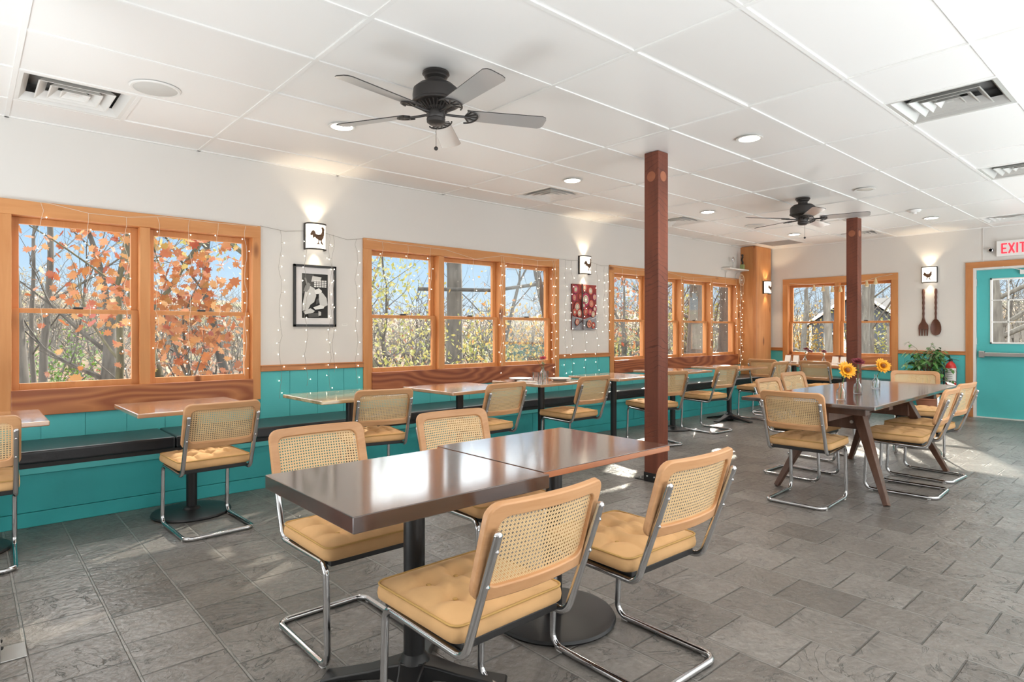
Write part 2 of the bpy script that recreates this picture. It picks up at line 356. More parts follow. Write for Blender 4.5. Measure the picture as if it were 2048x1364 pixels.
# ---------------------------------------------------------------- room shell
YW, XF, ZC = 5.5, 10.97, 2.731       # window wall, far wall, ceiling
XB, YR = -2.6, -3.2                  # unseen back and right walls
T = 0.16
def wall_with_holes(name, axis, p, a0, a1, z1, holes, mat, out=1, th=T):
    """a wall slab along X (axis 'x', plane y=p) or along Y (axis 'y', plane x=p); holes = (a0,a1,z0,z1)"""
    m = M(); A = sorted({a0, a1, *[h[0] for h in holes], *[h[1] for h in holes]})
    for i in range(len(A) - 1):
        u0, u1 = A[i], A[i + 1]; hs = sorted([(h[2], h[3]) for h in holes if h[0] <= u0 + 1e-6 and h[1] >= u1 - 1e-6]); z = 0
        for b0, b1 in hs + [(z1, z1)]:
            if b0 > z + 1e-6:
                if axis == 'x': m.box(u0, p, z, u1, p + out * th, b0)
                else: m.box(p, u0, z, p + out * th, u1, b0)
            z = b1
    o = m.build(name, mat, smooth=0); o['kind'] = 'structure'; return o

ZS, ZH = 0.83, 2.06                   # window sill and head
W_LEFT = [(.24, 1.86, 2, .14, 1.93), (3.01, 5.58, 3, 2.92, 5.67), (6.77, 10.18, 4, 6.68, 10.27)]
wall_with_holes('wall_left', 'x', YW, XB, XF, ZC, [(a - .02, b + .02, ZS - .02, ZH + .02) for a, b, n, c, d in W_LEFT], MT['wall'])
DOOR = (1.27, 2.215, 2.13)
wall_with_holes('wall_far', 'y', XF, YR, YW + T, ZC, [(3.28, 4.96, ZS - .02, ZH + .02), (DOOR[0] - .03, DOOR[1] + .03, 0, DOOR[2] + .03)], MT['wall'])
tan = plain('tan_paint', (.66, .63, .60), .8)
wall_with_holes('wall_right', 'x', YR, XB, XF, ZC, [], tan, out=-1)
wall_with_holes('wall_back', 'y', XB, YR, YW + T, ZC, [], tan, out=-1)
fl = M().box(XB, YR, -.08, XF, YW, 0).build('floor', MT['slate'], smooth=0); fl['kind'] = 'structure'

# ceiling: lay-in tiles, each seated a hair out of true, on a white grid
GX, GY, SX, SY = .2144, 5.063, 1.2192, .6096
VENTS = [(.2144, 4.453), (4.4816, 4.453), (4.4816, .7958), (6.92, .7958), (6.92, 4.453), (9.968, 1.405), (9.968, 3.234), (9.968, 4.453)]
def ceil_mat():
    m_, t, b = newmat('ceiling_tile'); g = N(t, 'ShaderNodeNewGeometry'); n2 = N(t, 'ShaderNodeTexNoise', Scale=150.0)
    t.links.new(ramp(t, g.outputs['Random Per Island'], [(0, (.83, .815, .79)), (1, (.89, .88, .86))]), b.inputs['Base Color'])  # slight tone steps stand in for tiles catching light differently
    b.inputs['Roughness'].default_value = .42; t.links.new(coords(t), n2.inputs['Vector']); bump(t, b, n2.outputs[0], .12, .001); return m_
rnd = random.Random(4)
ce = M(); gr = M(); gb = .012
ks = list(range(-3, 10)); js = list(range(-1, 15))
for k_ in ks:
    for j_ in js:
        x0, x1 = GX + SX * k_, GX + SX * (k_ + 1); y1, y0 = GY - SY * j_, GY - SY * (j_ + 1)
        x0, x1, y0, y1 = max(x0, XB), min(x1, XF), max(y0, YR), min(y1, YW)
        if x1 - x0 < .02 or y1 - y0 < .02: continue
        cuts = [v for v in VENTS if x0 - .01 <= v[0] < x1 - .01 and abs(v[1] - y0) < .02]
        spans = [(x0, x1)]
        if cuts:
            v = cuts[0][0]; spans = [(a, b) for a, b in ((x0, v), (v + SY, x1)) if b - a > .05]
            for xx in (v, v + SY):
                if x0 + .05 < xx < x1 - .05: gr.box(xx - gb, y0, ZC - .002, xx + gb, y1, ZC + .03)
        for a, b in spans:
            tx, ty = rnd.uniform(-.0025, .0025), rnd.uniform(-.003, .003)
            ce.add([(x, y, ZC + .006 + tx * (x - a) + ty * (y - y0)) for x, y in ((a, y0), (b, y0), (b, y1), (a, y1))], [(0, 3, 2, 1)])
co_ = ce.build('ceiling', ceil_mat(), smooth=0, fix=False); co_['kind'] = 'structure'
for k_ in ks:
    x = GX + SX * k_
    if XB < x < XF: gr.box(x - gb, YR, ZC - .003, x + gb, YW, ZC + .03)
for j_ in js:
    y = GY - SY * j_
    if YR < y < YW: gr.box(XB, y - gb, ZC - .0022, XF, y + gb, ZC + .03)
gr.box(XB, YW - .022, ZC - .003, XF, YW, ZC + .03); gr.box(XF - .022, YR, ZC - .003, XF, YW, ZC + .03)
gr.build('ceiling_grid', plain('grid_white', (.85, .84, .815), .6), co_, smooth=0)
lid = M().box(XB, YR, ZC + .25, XF, YW + T, ZC + .35).build('roof_deck', MT['duct'], smooth=0); lid['kind'] = 'structure'; lid.parent = co_

# wainscot boards, chair rails
def boards_x(m, x0, x1, z0, z1, pitch=.262, y=YW, th=.012):
    x = x0
    while x < x1 - .01:
        nx = min(x + pitch, x1); m.box(x + .002, y - th, z0, nx - .002, y, z1); x = nx
    m.box(x0, y - th * .5, z0, x1, y, z1)
def boards_y(m, y0, y1, z0, z1, pitch=.262, x=XF, th=.012):
    y = y0
    while y < y1 - .01:
        ny = min(y + pitch, y1); m.box(x - th, y + .002, z0, x, ny - .002, z1); y = ny
    m.box(x - th * .5, y0, z0, x, y1, z1)
m = M()
for a, b in ((XB, .14), (1.93, 2.92), (5.67, 6.68)): boards_x(m, a, b, .3, .90)
for a, b in ((.14, 1.93), (2.92, 5.67), (6.68, 10.3)): boards_x(m, a, b, .3, .66)
m.build('trim_1', MT['teal'], smooth=0)['kind'] = 'structure'
m = M(); boards_y(m, 2.335, 3.21, 0, .90); boards_y(m, 5.03, 5.5, .3, .90); boards_y(m, 3.21, 5.03, 0, .62); boards_y(m, YR, 1.18, 0, .9)
m.build('trim_2', MT['teal'], smooth=0)['kind'] = 'structure'
m = M()
for a, b in ((XB, .14), (1.93, 2.92), (5.67, 6.68)): m.box(a, YW - .026, .895, b, YW, .945); m.box(a, YW - .034, .938, b, YW, .95)
m.build('trim_3', MT['pine_x'], smooth=0, bevel=.003)['kind'] = 'structure'
m = M()
for a, b in ((2.335, 3.21), (5.03, 5.5), (YR, 1.18)): m.box(XF - .026, a, .895, XF, b, .945); m.box(XF - .034, a, .938, XF, b, .95)
m.build('trim_4', MT['pine_y'], smooth=0, bevel=.003)['kind'] = 'structure'

# windows. local frame: u along the wall, v into the wall (outwards), z up
def window(name, o, d, out, u0, u1, n, c0, c1, apron_mat, axh, apron_z0=.655, sill_w=.03):
    root = struct(name); o = Vector(o); d = Vector(d); out = Vector(out)
    def B(m, a0, a1, v0, v1, z0, z1):
        P = [o + d * a + out * v for a, v in ((a0, v0), (a1, v1))]
        m.box(min(P[0].x, P[1].x), min(P[0].y, P[1].y), z0, max(P[0].x, P[1].x), max(P[0].y, P[1].y), z1); return m
    ph, pv = MT['cedar_' + axh], MT['cedar_z']
    q = M(); B(q, c0, c1, -.024, 0, ZH, ZH + .105); q.build('head_casing', ph, root, 0, .003)
    for a, b in ((c0, u0), (u1, c1)): q = M(); B(q, a, b, -.024, 0, apron_z0 if apron_z0 < .64 or a > u0 else .655, ZH); q.build('side_casing', pv, root, 0, .003)
    q = M(); B(q, u0 - .003, u1 + .003, -.036, 0, apron_z0, ZS + .008); q.build('apron', apron_mat, root, 0, .003)
    q = M(); B(q, u0 - .02, u1 + .02, -.004, T, ZS - .02, ZS); B(q, u0 - .02, u1 + .02, -.004, T, ZH, ZH + .02)
    B(q, u0 - .02, u0, 0, T, ZS, ZH); B(q, u1, u1 + .02, 0, T, ZS, ZH); q.build('jamb', MT['pine_z'], root, 0)
    wd = (u1 - u0 - .07 * (n - 1)) / n
    for i in range(n):
        a = u0 + i * (wd + .07); b = a + wd
        if i < n - 1: q = M(); B(q, b, b + .07, -.012, T - .02, ZS, ZH); q.build('mullion', pv, root, 0, .003)
        for s_, v0, z0, z1 in (('upper_sash', .088, 1.385, ZH), ('lower_sash', .045, ZS, 1.412)):
            f = M(); B(f, a, a + .045, v0, v0 + .038, z0, z1); B(f, b - .045, b, v0, v0 + .038, z0, z1)
            B(f, a + .045, b - .045, v0, v0 + .038, z1 - (.045 if z0 > 1 else .032), z1); B(f, a + .045, b - .045, v0, v0 + .038, z0, z0 + (.03 if z0 > 1 else .05))
            s2 = f.build(s_, pv, root, 0, .002)
            g = M(); B(g, a + .04, b - .04, v0 + .017, v0 + .021, z0 + .02, z1 - .02); g.build('pane', MT['glass'], s2, 0)
            if z0 < 1: l = M(); B(l, (a + b) / 2 - .03, (a + b) / 2 + .03, v0 + .002, v0 + .03, z1, z1 + .016); l.build('sash_lock', MT['black'], s2, 0, .003)
    return root
for i, (a, b, n, c, d) in enumerate(W_LEFT):
    window('window_%d' % (i + 1), (0, YW, 0), (1, 0, 0), (0, 1, 0), a, b, n, c, d, [MT['pine_x'], MT['stain_x'], MT['stain_x']][i] if i else wood('brown_stained_board', (.30, .085, .03), (.52, .20, .07), 'x', .36, band=.8, rings_n=24.0), 'x')
window('window_4', (XF, 0, 0), (0, 1, 0), (1, 0, 0), 3.30, 4.94, 2, 3.21, 5.03, MT['stain_y'], 'y', .615)

# door to the outside in the far wall
dr = struct('door_1')
y0, y1, zt = DOOR
q = M(); q.box(XF - .026, y1 + .03, 0, XF, y1 + .12, zt + .03); q.build('side_casing', MT['pine_z'], dr, 0, .003)
q = M(); q.box(XF - .026, y0 - .12, 0, XF, y0 - .03, zt + .03); q.build('side_casing', MT['pine_z'], dr, 0, .003)
q = M(); q.box(XF - .026, y0 - .12, zt + .03, XF, y1 + .12, zt + .115); q.build('head_casing', MT['pine_y'], dr, 0, .003)
q = M(); q.box(XF - .01, y1, 0, XF + T, y1 + .03, zt + .03); q.box(XF - .01, y0 - .03, 0, XF + T, y0, zt + .03); q.box(XF - .01, y0, zt, XF + T, y1, zt + .03); q.box(XF, y0, -.01, XF + T, y1, .012)
q.build('door_frame', MT['white_metal'], dr, 0)
gx = XF + .04; g0, g1, gz0, gz1 = 1.44, 2.055, 1.065, 2.0
q = M()
for a, b, c, d in ((y0 + .004, g0, .014, zt - .004), (g1, y1 - .004, .014, zt - .004), (g0, g1, .014, gz0), (g0, g1, gz1, zt - .004)): q.box(gx, a, c, gx + .045, b, d)
leaf_ = q.build('door_leaf', MT['teal'], dr, 0)
q = M()
for a, b, c, d in ((g0, g0 + .02, gz0, gz1), (g1 - .02, g1, gz0, gz1), (g0, g1, gz0, gz0 + .02), (g0, g1, gz1 - .02, gz1)): q.box(gx - .012, a, c, gx + .05, b, d)
for i in (1, 2):
    yy = g0 + (g1 - g0) * i / 3; zz = gz0 + (gz1 - gz0) * i / 3
    q.box(gx - .008, yy - .007, gz0, gx + .02, yy + .007, gz1); q.box(gx - .008, g0, zz - .007, gx + .02, g1, zz + .007)
q.build('muntins', MT['white_metal'], leaf_, 0)
M().box(gx + .02, g0, gz0, gx + .024, g1, gz1).build('pane', MT['glass'], leaf_, 0)
q = M(); q.box(gx - .055, y1 - .10, .865, gx - .002, y1 - .035, .96).build('push_bar_housing', MT['steel'], leaf_, 0, .004)
q = M(); q.box(gx - .06, y0 + .04, .885, gx - .025, y1 - .09, .94); q.box(gx - .03, y0 + .04, .895, gx - .002, y1 - .09, .93); q.build('push_bar', MT['steel'], leaf_, 0, .004)
q = M(); q.box(gx - .05, y0 + .1, 2.04, gx - .002, y1 - .50, 2.1); q.beam((gx - .04, 1.7, 2.10), (XF - .02, 1.9, 2.16), .02, .008); q.build('door_closer', MT['white_metal'], leaf_, 0, .003)
for zz in (.3, 1.1, 1.95): M().cyl((gx - .008, y1 - .002, zz - .05), (gx - .008, y1 - .002, zz + .05), .007, 8).build('hinge', MT['steel'], dr)

# ---------------------------------------------------------------- posts
PLUG = wood('end_grain_plug', (.34, .11, .05), (.44, .16, .08), 'y', .5)
def post(x, y, label, s_=.14, base=True):
    t = thing('timber_post', label, 'post', (x + s_ / 2, y + s_ / 2, 0), 0, 'rough sawn posts holding the ceiling')
    M().box(-s_ / 2, -s_ / 2, .006, s_ / 2, s_ / 2, ZC + .004).build('shaft', MT['post'], t, 0, .006)
    for s1 in (-1, 1):
        q = M(); q.box(-s_ / 2, s1 * s_ / 2, 0, s_ / 2, s1 * (s_ / 2 + .10), .007); q.box(-s_ / 2, s1 * s_ / 2, 0, s_ / 2, s1 * (s_ / 2 + .006), .075)
        q.box(s1 * s_ / 2, -s_ / 2, 0, s1 * (s_ / 2 + .006), s_ / 2, .075); br = q.build('foot_bracket', MT['black'] if x > 1 else MT['steel'], t, 0, .002)
        for a in (-.035, .035):
            for c_ in ((a, s1 * (s_ / 2 + .008), .045), (s1 * (s_ / 2 + .008), a, .045), (a, s1 * (s_ / 2 + .06), .008)): M().ball(c_, .008, 8, 4).build('bolt', MT['steel'] if x > 1 else MT['black'], br)
    for dx, dy, n_ in ((0, -s_ / 2 - .001, (0, 1, 0)), (-s_ / 2 - .001, 0, (1, 0, 0))):
        p0 = Vector((dx, dy, ZC - .20)); M().cyl(p0, p0 + Vector(n_) * .004, .042, 20).build('wooden_plug', PLUG, t)
    return t
post(4.25, 2.98, 'rough red-brown timber post rising behind the far end of the two joined dark tables')
post(8.72, 3.02, 'rough red-brown timber post farther back, standing in front of the window in the far wall')
t0 = post(-.045, 3.01, 'timber post at the very left edge of the photo with a bolted steel foot plate')
M().box(.07, 0.0, 0, .155, .14, .006).build('foot_plate', MT['steel'], t0, 0, .002).location = (0, -.07, 0)

# wood boxed column in the far corner
t = thing('corner_column', 'orange pine boxed column filling the far corner beside the last window', 'column', (10.61, 5.36, 0))
q = M(); q.box(-.29, -.14, .0, .29, .138, ZC + .002); q.build('boxing', MT['cedar_z'], t, 0, .004)
q = M(); q.box(-.305, -.155, 0, -.255, -.105, ZC); q.build('corner_bead', MT['pine_z'], t, 0, .004)
# ---------------------------------------------------------------- banquette bench under the windows, turning along the far wall
t = thing('banquette_bench', 'long turquoise built-in bench with black vinyl cushions under the windows', 'bench', (5, 5.2, 0))
q = M(); x = XB - 5 + .01
while x < 5.42 - .02:
    nx = min(x + 1.83, 5.42); q.box(x + .002, -.22, .095, nx - .002, -.19, .335); x = nx
q.box(XB - 5 + .01, -.205, 0, 5.42, -.185, .4); q.box(XB - 5 + .01, -.225, 0, 5.42, -.2, .092)
q.box(5.44, -2.2, 0, 5.46, -.2, .4); q.box(5.42, -2.2, .0, 5.45, -.2, .335); q.box(5.44, -2.2, 0, 5.95, -2.18, .4)
q.build('base_panel', MT['teal_dark'], t, 0, .003)
q = M(); q.box(XB - 5 + .01, -.24, .338, 5.43, -.2, .378); q.box(5.40, -2.21, .338, 5.45, -.2, .378); q.build('nosing', MT['teal'], t, 0, .004)
q = M(); q.box(XB - 5 + .01, -.24, .378, 5.30, .285, .405); q.box(5.42, -2.2, .378, 5.95, .005, .405); q.box(5.30, -.24, .378, 5.42, .005, .405); q.build('seat_deck', MT['board'], t, 0)
for a, b in ((-7.5, -3.86), (-3.855, -.6), (-.595, 2.6), (2.605, 5.305)):
    M().box(a, -.255, .405, b, .285, .487).build('seat_cushion', MT['vinyl'], t, 0, .014, 3)
M().box(5.39, -2.2, .405, 5.95, .005, .487).build('seat_cushion', MT['vinyl'], t, 0, .014, 3)
M().box(5.31, -.255, .405, 5.385, .005, .487).build('seat_cushion', MT['vinyl'], t, 0, .014, 3)

# ---------------------------------------------------------------- cantilever cane chair
def chair_proto(label):
    t = thing('cane_chair', label, 'chair')
    # chrome tube frame: one bent tube
    F = [(-.319, .2, .743), (-.185, .2, .382), (.215, .2, .392), (.232, .2, .0135), (-.249, .2, .0135)]
    P = F + [(x_, -y_, z_) for x_, y_, z_ in F[::-1]]
    M().tube(fillet(P, [0, .05, .045, .05, .05, .05, .05, .045, .05, 0], 7), .0125, 12).build('frame', MT['chrome'], t, 60)
    for s_ in (1, -1):
        M().ball((-.319, s_ * .2, .743), .0128, 12, 6, (1, 1, .9)).build('post_cap', MT['chrome'], t)
        M().box(.17, s_ * .2 - .009, 0, .2, s_ * .2 + .009, .012).build('foot_glide', MT['white'], t, 0, .002)
        M().box(-.215, s_ * .2 - .009, 0, -.19, s_ * .2 + .009, .012).build('foot_glide', MT['white'], t, 0, .002)
        for z_ in (.70, .60):
            f_ = (z_ - .382) / (.743 - .382); xx = -.185 - .134 * f_
            M().ball((xx - .0125, s_ * .2, z_), .0062, 8, 4).build('bolt', MT['chrome'], t)
    M().box(-.155, -.19, .383, .235, .19, .408).build('seat_base', MT['board'], t, 0, .004)
    # tufted cushion
    n = 34; a, b, c0 = .206, .212, .16; cx = .046; top = .458; m = M()
    def pos(u, v):
        du, dv = abs(u) - (1 - c0), abs(v) - (1 - c0)
        if du > 0 and dv > 0:
            l = math.hypot(du, dv); k_ = max(du, dv) / l; u = math.copysign(1 - c0 + du * k_, u); v = math.copysign(1 - c0 + dv * k_, v)
        return cx + a * u, b * v
    BT = [(cx + a * (2 * fu - 1), b * fv) for fu in (.34, .67) for fv in (-.5, 0, .5)]
    def segd(px_, py_, A, B):
        ax, ay = A; bx, by = B; dx, dy = bx - ax, by - ay; tt = max(0, min(1, ((px_ - ax) * dx + (py_ - ay) * dy) / (dx * dx + dy * dy)))
        return math.hypot(px_ - ax - tt * dx, py_ - ay - tt * dy)
    SG = [(BT[0], BT[3]), (BT[1], BT[4]), (BT[2], BT[5]), (BT[0], BT[4]), (BT[1], BT[3]), (BT[1], BT[5]), (BT[2], BT[4])]
    for i_, (x_, y_) in enumerate(BT):
        SG.append(((x_, y_), (cx + (a if i_ > 2 else -a) * .97, y_)))
        if i_ % 3 != 1: SG.append(((x_, y_), (x_, math.copysign(b * .97, y_))))
    def hgt(u, v):
        x_, y_ = pos(u, v); h = .030 * (1 - u ** 4) * (1 - v ** 4)
        dm = sum(math.exp(-((x_ - p) ** 2 + (y_ - q_) ** 2) / .0014) for p, q_ in BT)
        cr_ = max(math.exp(-(segd(x_, y_, *s_) / .012) ** 2) for s_ in SG)
        return top + h - .026 * min(1, dm) - .009 * cr_ * (1 - u ** 8) * (1 - v ** 8)
    g = [[None] * (n + 1) for _ in range(n + 1)]; vs = []
    for i_ in range(n + 1):
        for j_ in range(n + 1):
            u, v = -1 + 2 * i_ / n, -1 + 2 * j_ / n; g[i_][j_] = len(vs); vs.append((*pos(u, v), hgt(u, v)))
    fs = [(g[i_][j_], g[i_ + 1][j_], g[i_ + 1][j_ + 1], g[i_][j_ + 1]) for i_ in range(n) for j_ in range(n)]
    loop = [g[i_][0] for i_ in range(n)] + [g[n][j_] for j_ in range(n)] + [g[i_][n] for i_ in range(n, 0, -1)] + [g[0][j_] for j_ in range(n, 0, -1)]
    prev = loop
    for dz, gro in ((.012, .006), (.028, .009), (.042, .006), (.05, -.004)):
        cur = []
        for q_ in loop:
            x_, y_, z_ = vs[q_]; d_ = Vector((x_ - cx, y_)); k_ = 1 + gro / max(d_.length, .05); cur.append(len(vs)); vs.append((cx + d_.x * k_, d_.y * k_, top - dz))
        L_ = len(loop); fs += [(prev[i_], cur[i_], cur[(i_ + 1) % L_], prev[(i_ + 1) % L_]) for i_ in range(L_)]; prev = cur
    fs.append(tuple(prev)); m.add(vs, fs); cu = m.build('seat_cushion', MT['velvet'], t, 70)
    M().tube([(cx + (vs[q_][0] - cx) * 1.01, vs[q_][1] * 1.01, top + .001) for q_ in loop], .0038, 6, closed=True).build('piping', MT['pipe'], cu)
    for x_, y_ in BT: M().ball((x_, y_, top + .004), .0085, 8, 4, (1, 1, .4)).build('button', MT['pipe'], cu)
    # backrest: curved beech frame around a cane panel
    HB, X0, Z0, X1, Z1 = .222, -.226, .552, -.304, .822
    nx, nz = Vector((Z1 - Z0, 0, X0 - X1)).normalized().x, Vector((Z1 - Z0, 0, X0 - X1)).normalized().z
    def S(y_, s_, off):
        e_ = -.030 * (1 - (y_ / HB) ** 2); s_ = s_ - .010 * (1 - (y_ / HB) ** 2) * (1 if s_ > .5 else -1) * 0
        return (X0 + (X1 - X0) * s_ + e_ + off * nx, y_, Z0 + (Z1 - Z0) * s_ + off * nz)
    hh = .28 / 2
    def dens(poly, k_=4):
        o_ = []
        for i_ in range(len(poly)):
            p, q_ = poly[i_], poly[(i_ + 1) % len(poly)]; L_ = math.hypot(p[0] - q_[0], p[1] - q_[1]); c_ = max(1, int(L_ / .03))
            o_ += [(p[0] + (q_[0] - p[0]) * r_ / c_, p[1] + (q_[1] - p[1]) * r_ / c_) for r_ in range(c_)]
        return o_
    outer = dens(rrect(HB, hh, .04, 5)); inner = []
    for (y_, z_) in outer:
        k_ = min((HB - .038) / max(abs(y_), 1e-6), (hh - .038) / max(abs(z_), 1e-6))
        inner.append((y_ * k_, z_ * k_) if k_ < 1 else (y_, z_))
    inner = [(max(-HB + .038, min(HB - .038, y_ * (HB - .038) / HB)), max(-hh + .038, min(hh - .038, z_ * (hh - .038) / hh))) for y_, z_ in outer]
    def sp(p, off): return S(p[0], (p[1] + hh) / (2 * hh), off)
    n_ = len(outer); vs = [sp(p, .011) for p in outer] + [sp(p, .011) for p in inner] + [sp(p, -.011) for p in outer] + [sp(p, -.011) for p in inner]
    fs = []
    for i_ in range(n_):
        j_ = (i_ + 1) % n_
        fs += [(i_, j_, n_ + j_, n_ + i_), (2 * n_ + i_, 3 * n_ + i_, 3 * n_ + j_, 2 * n_ + j_), (i_, 2 * n_ + i_, 2 * n_ + j_, j_), (n_ + i_, n_ + j_, 3 * n_ + j_, 3 * n_ + i_)]
    bk = M().add(vs, fs).build('backrest', MT['beech'], t, 40, .004)
    m = M(); m.uv = []; ny = 20; w_, h_ = HB - .036, hh - .036
    for i_ in range(ny + 1):
        for j_ in range(7):
            y_, z_ = -w_ + 2 * w_ * i_ / ny, -h_ + 2 * h_ * j_ / 6; m.v.append(sp((y_, z_), .002)); m.uv.append((y_, z_))
    m.add([], [(i_ * 7 + j_, (i_ + 1) * 7 + j_, (i_ + 1) * 7 + j_ + 1, i_ * 7 + j_ + 1) for i_ in range(ny) for j_ in range(6)])
    m.f = [[q_ for q_ in f_] for f_ in m.f]; b0 = 0
    m.build('cane_panel', MT['cane'], bk, 80, fix=False)
    return t
H_ = PI / 2
CH = [
 (1.189, 1.495, 1.589, 'cane chair nearest the camera, its back to us at the near dark table', 'A'),
 (1.938, 1.487, 1.556, 'cane chair with its back to us right of the nearest one', 'A'),
 (1.197, 2.375, -1.569, 'cane chair facing us across the near dark table, on the window side', 'A'),
 (1.947, 2.395, -1.62, 'cane chair facing us behind the far half of the joined dark tables', 'A'),
 (.007, 4.369, 1.534, 'cane chair cut off by the left edge of the photo', 'W'),
 (1.163, 4.257, 1.609, 'cane chair seen from behind at the single table under the first window', 'W'),
 (2.38, 4.319, 1.363, 'cane chair pushed in at the striped plank table beside the framed photo wall', 'W'),
 (3.356, 4.152, 1.607, 'cane chair at the pale table below the three-part window', 'W'),
 (4.509, 4.18, 1.565, 'cane chair at the window table set with plates and a pink flower', 'W'),
 (5.749, 4.085, 1.294, 'cane chair half hidden behind the nearer timber post', 'W'),
 (6.996, 4.184, 1.49, 'cane chair at the window table just right of the nearer timber post', 'W'),
 (8.521, 4.238, 1.537, 'cane chair at the last window table before the corner column', 'W'),
 (9.30, 4.46, .038, 'cane chair with its back to us at the far wall table nearest the column', 'F'),
 (9.30, 3.67, -.048, 'cane chair with its back to us below the two red flowers at the far wall', 'F'),
 (4.685, 1.972, .057, 'cane chair at the near end of the large trestle table', 'B'),
 (5.54, 1.573, 1.614, 'first cane chair along the right side of the large trestle table', 'B'),
 (6.226, 1.614, 1.514, 'second cane chair along the right side of the large trestle table', 'B'),
 (7.315, 1.966, 3.485, 'cane chair facing us at the far end of the trestle table', 'B'),
 (5.456, 2.342, -1.573, 'cane chair on the window side of the trestle table, nearer one', 'B'),
 (6.40, 2.55, -1.66, 'cane chair on the window side of the trestle table, farther one', 'B'),
]
GR = {'A': 'cane chairs around the two joined dark tables', 'W': 'cane chairs along the window tables', 'F': 'cane chairs at the far wall tables', 'B': 'cane chairs around the large trestle table'}
proto = chair_proto(CH[0][3])
for i, (x, y, r, lab, g) in enumerate(CH):
    if i == 0: proto.location = (x, y, 0); proto.rotation_euler = (0, 0, r - 0); proto['group'] = GR[g]
    else: dup(proto, (x, y, 0), r, lab, GR[g])

# ---------------------------------------------------------------- pedestal tables
def pedestal(name, label, x0, y0, x1, y1, top_mat, base='disc', th=.03, edge=None, rz=0, group=None, zt=.75, col=(0, 0), rb=.26, rc=.034, bev=.006):
    cx, cy_ = (x0 + x1) / 2, (y0 + y1) / 2; w_, d_ = (x1 - x0) / 2, (y1 - y0) / 2
    t = thing(name, label, 'table', (cx, cy_, 0), rz, group)
    if edge:
        M().box(-w_, -d_, zt - .003, w_, d_, zt).build('tabletop', top_mat, t, 0, .0015)
        M().box(-w_, -d_, zt - th, w_, d_, zt - .003).build('top_edge', edge, t, 0, .003)
    else: M().box(-w_, -d_, zt - th, w_, d_, zt).build('tabletop', top_mat, t, 0, bev, 3)
    u, v = col
    M().lathe([(rc, .02), (rc, zt - th - .012)], (u, v, 0), 24).build('column', MT['black'], t)
    q = M(); q.box(u - .14, v - .03, zt - th - .012, u + .14, v + .03, zt - th); q.box(u - .03, v - .14, zt - th - .012, u + .03, v + .14, zt - th); q.build('mounting_plate', MT['black'], t, 0, .002)
    if base == 'disc':
        M().lathe([(rb - .005, 0), (rb, .008), (rb - .006, .018), (rb - .03, .022), (.06, .032), (.05, .045), (rc, .05)], (u, v, 0), 48).build('base_disc', MT['black'], t)
    else:
        for k_ in range(4):
            a_ = PI / 4 + k_ * PI / 2 if base == 'spider' else k_ * PI / 2
            ca, sa = math.cos(a_), math.sin(a_); prof = [(0.02, .09, .05), (.08, .075, .04), (.16, .05, .034), (.26, .03, .036), (.33, .016, .042)]
            q = M(); vs = []
            for r_, h, ww in prof:
                for sgn in (-1, 1):
                    for zz in (0 if r_ > .3 or r_ < .05 else h * .35, h): vs.append((u + ca * r_ - sa * ww * sgn * (1 if zz else 1.1), v + sa * r_ + ca * ww * sgn, zz))
            fs = []
            for i_ in range(len(prof) - 1):
                b_ = i_ * 4; fs += [(b_, b_ + 4, b_ + 5, b_ + 1), (b_ + 2, b_ + 3, b_ + 7, b_ + 6), (b_ + 1, b_ + 5, b_ + 7, b_ + 3), (b_, b_ + 2, b_ + 6, b_ + 4)]
            fs += [(0, 1, 3, 2), (len(vs) - 4, len(vs) - 2, len(vs) - 1, len(vs) - 3)]
            q.add(vs, fs).build('foot', MT['black'], t, 40, .006)
        M().lathe([(.06, .03), (.062, .07), (.045, .1), (rc, .11)], (u, v, 0), 24).build('hub', MT['black'], t)
    return t
pedestal('dining_table', 'thick dark walnut table nearest the camera, on a black four-footed base', .785, 1.53, 1.535, 2.185, MT['walnut'], 'spider', .048, rc=.038, bev=.003, col=(.04, .02))
pedestal('dining_table', 'thinner dark table with reddish edge pushed against the end of the thick one', 1.545, 1.57, 2.325, 2.235, MT['bistro'], 'disc', .026, edge=MT['bistro_edge'], rb=.27, rc=.036)
WT = [
 (-.40, 4.29, .355, 4.98, 'slab', 0, 'pale window table cut off by the left edge of the photo', 'disc', (0, 0)),
 (.77, 4.28, 1.49, 4.97, 'slab', .02, 'single pale window table standing in front of the first window apron', 'disc', (.04, .02)),
 (1.89, 4.19, 2.62, 4.86, 'slab_stripe', .03, 'window table with a striped plank top below the framed photograph', 'disc', (.04, 0)),
 (2.95, 4.08, 3.68, 4.80, 'slab', .04, 'pale window table between two chairs below the left part of the triple window', 'disc', (0, 0)),
 (3.99, 4.13, 4.73, 4.80, 'slab', .06, 'pale window table laid with plates, glasses and a pink flower', 'disc', (0, 0)),
 (5.07, 4.07, 5.82, 4.76, 'slab', .05, 'pale window table in front of the turquoise wall beside the fruit painting', 'disc', (0, 0)),
 (6.38, 4.17, 7.12, 4.86, 'slab', 0, 'pale window table half hidden behind the nearer timber post', 'disc', (0, 0)),
 (7.62, 4.05, 8.36, 4.80, 'slab', -.03, 'last pale window table next to the corner column', 'cross', (0, 0)),
]
for x0, y0, x1, y1, mm, rz, lab, base, col in WT:
    pedestal('bistro_table', lab, x0, y0, x1, y1, MT[mm], base, .028, rz=rz, group='small tables along the window bench', rb=.25 if x0 < 1.5 and x0 > 0 else .23, col=col)
pedestal('bistro_table', 'pale table at the far wall bench nearest the column, set with white menus', 9.45, 3.96, 10.15, 4.68, MT['slab'], 'disc', .028, group='small tables at the far wall bench')
pedestal('bistro_table', 'pale table at the far wall bench, half hidden behind the farther post', 9.45, 3.22, 10.15, 3.94, MT['slab'], 'disc', .028, group='small tables at the far wall bench')

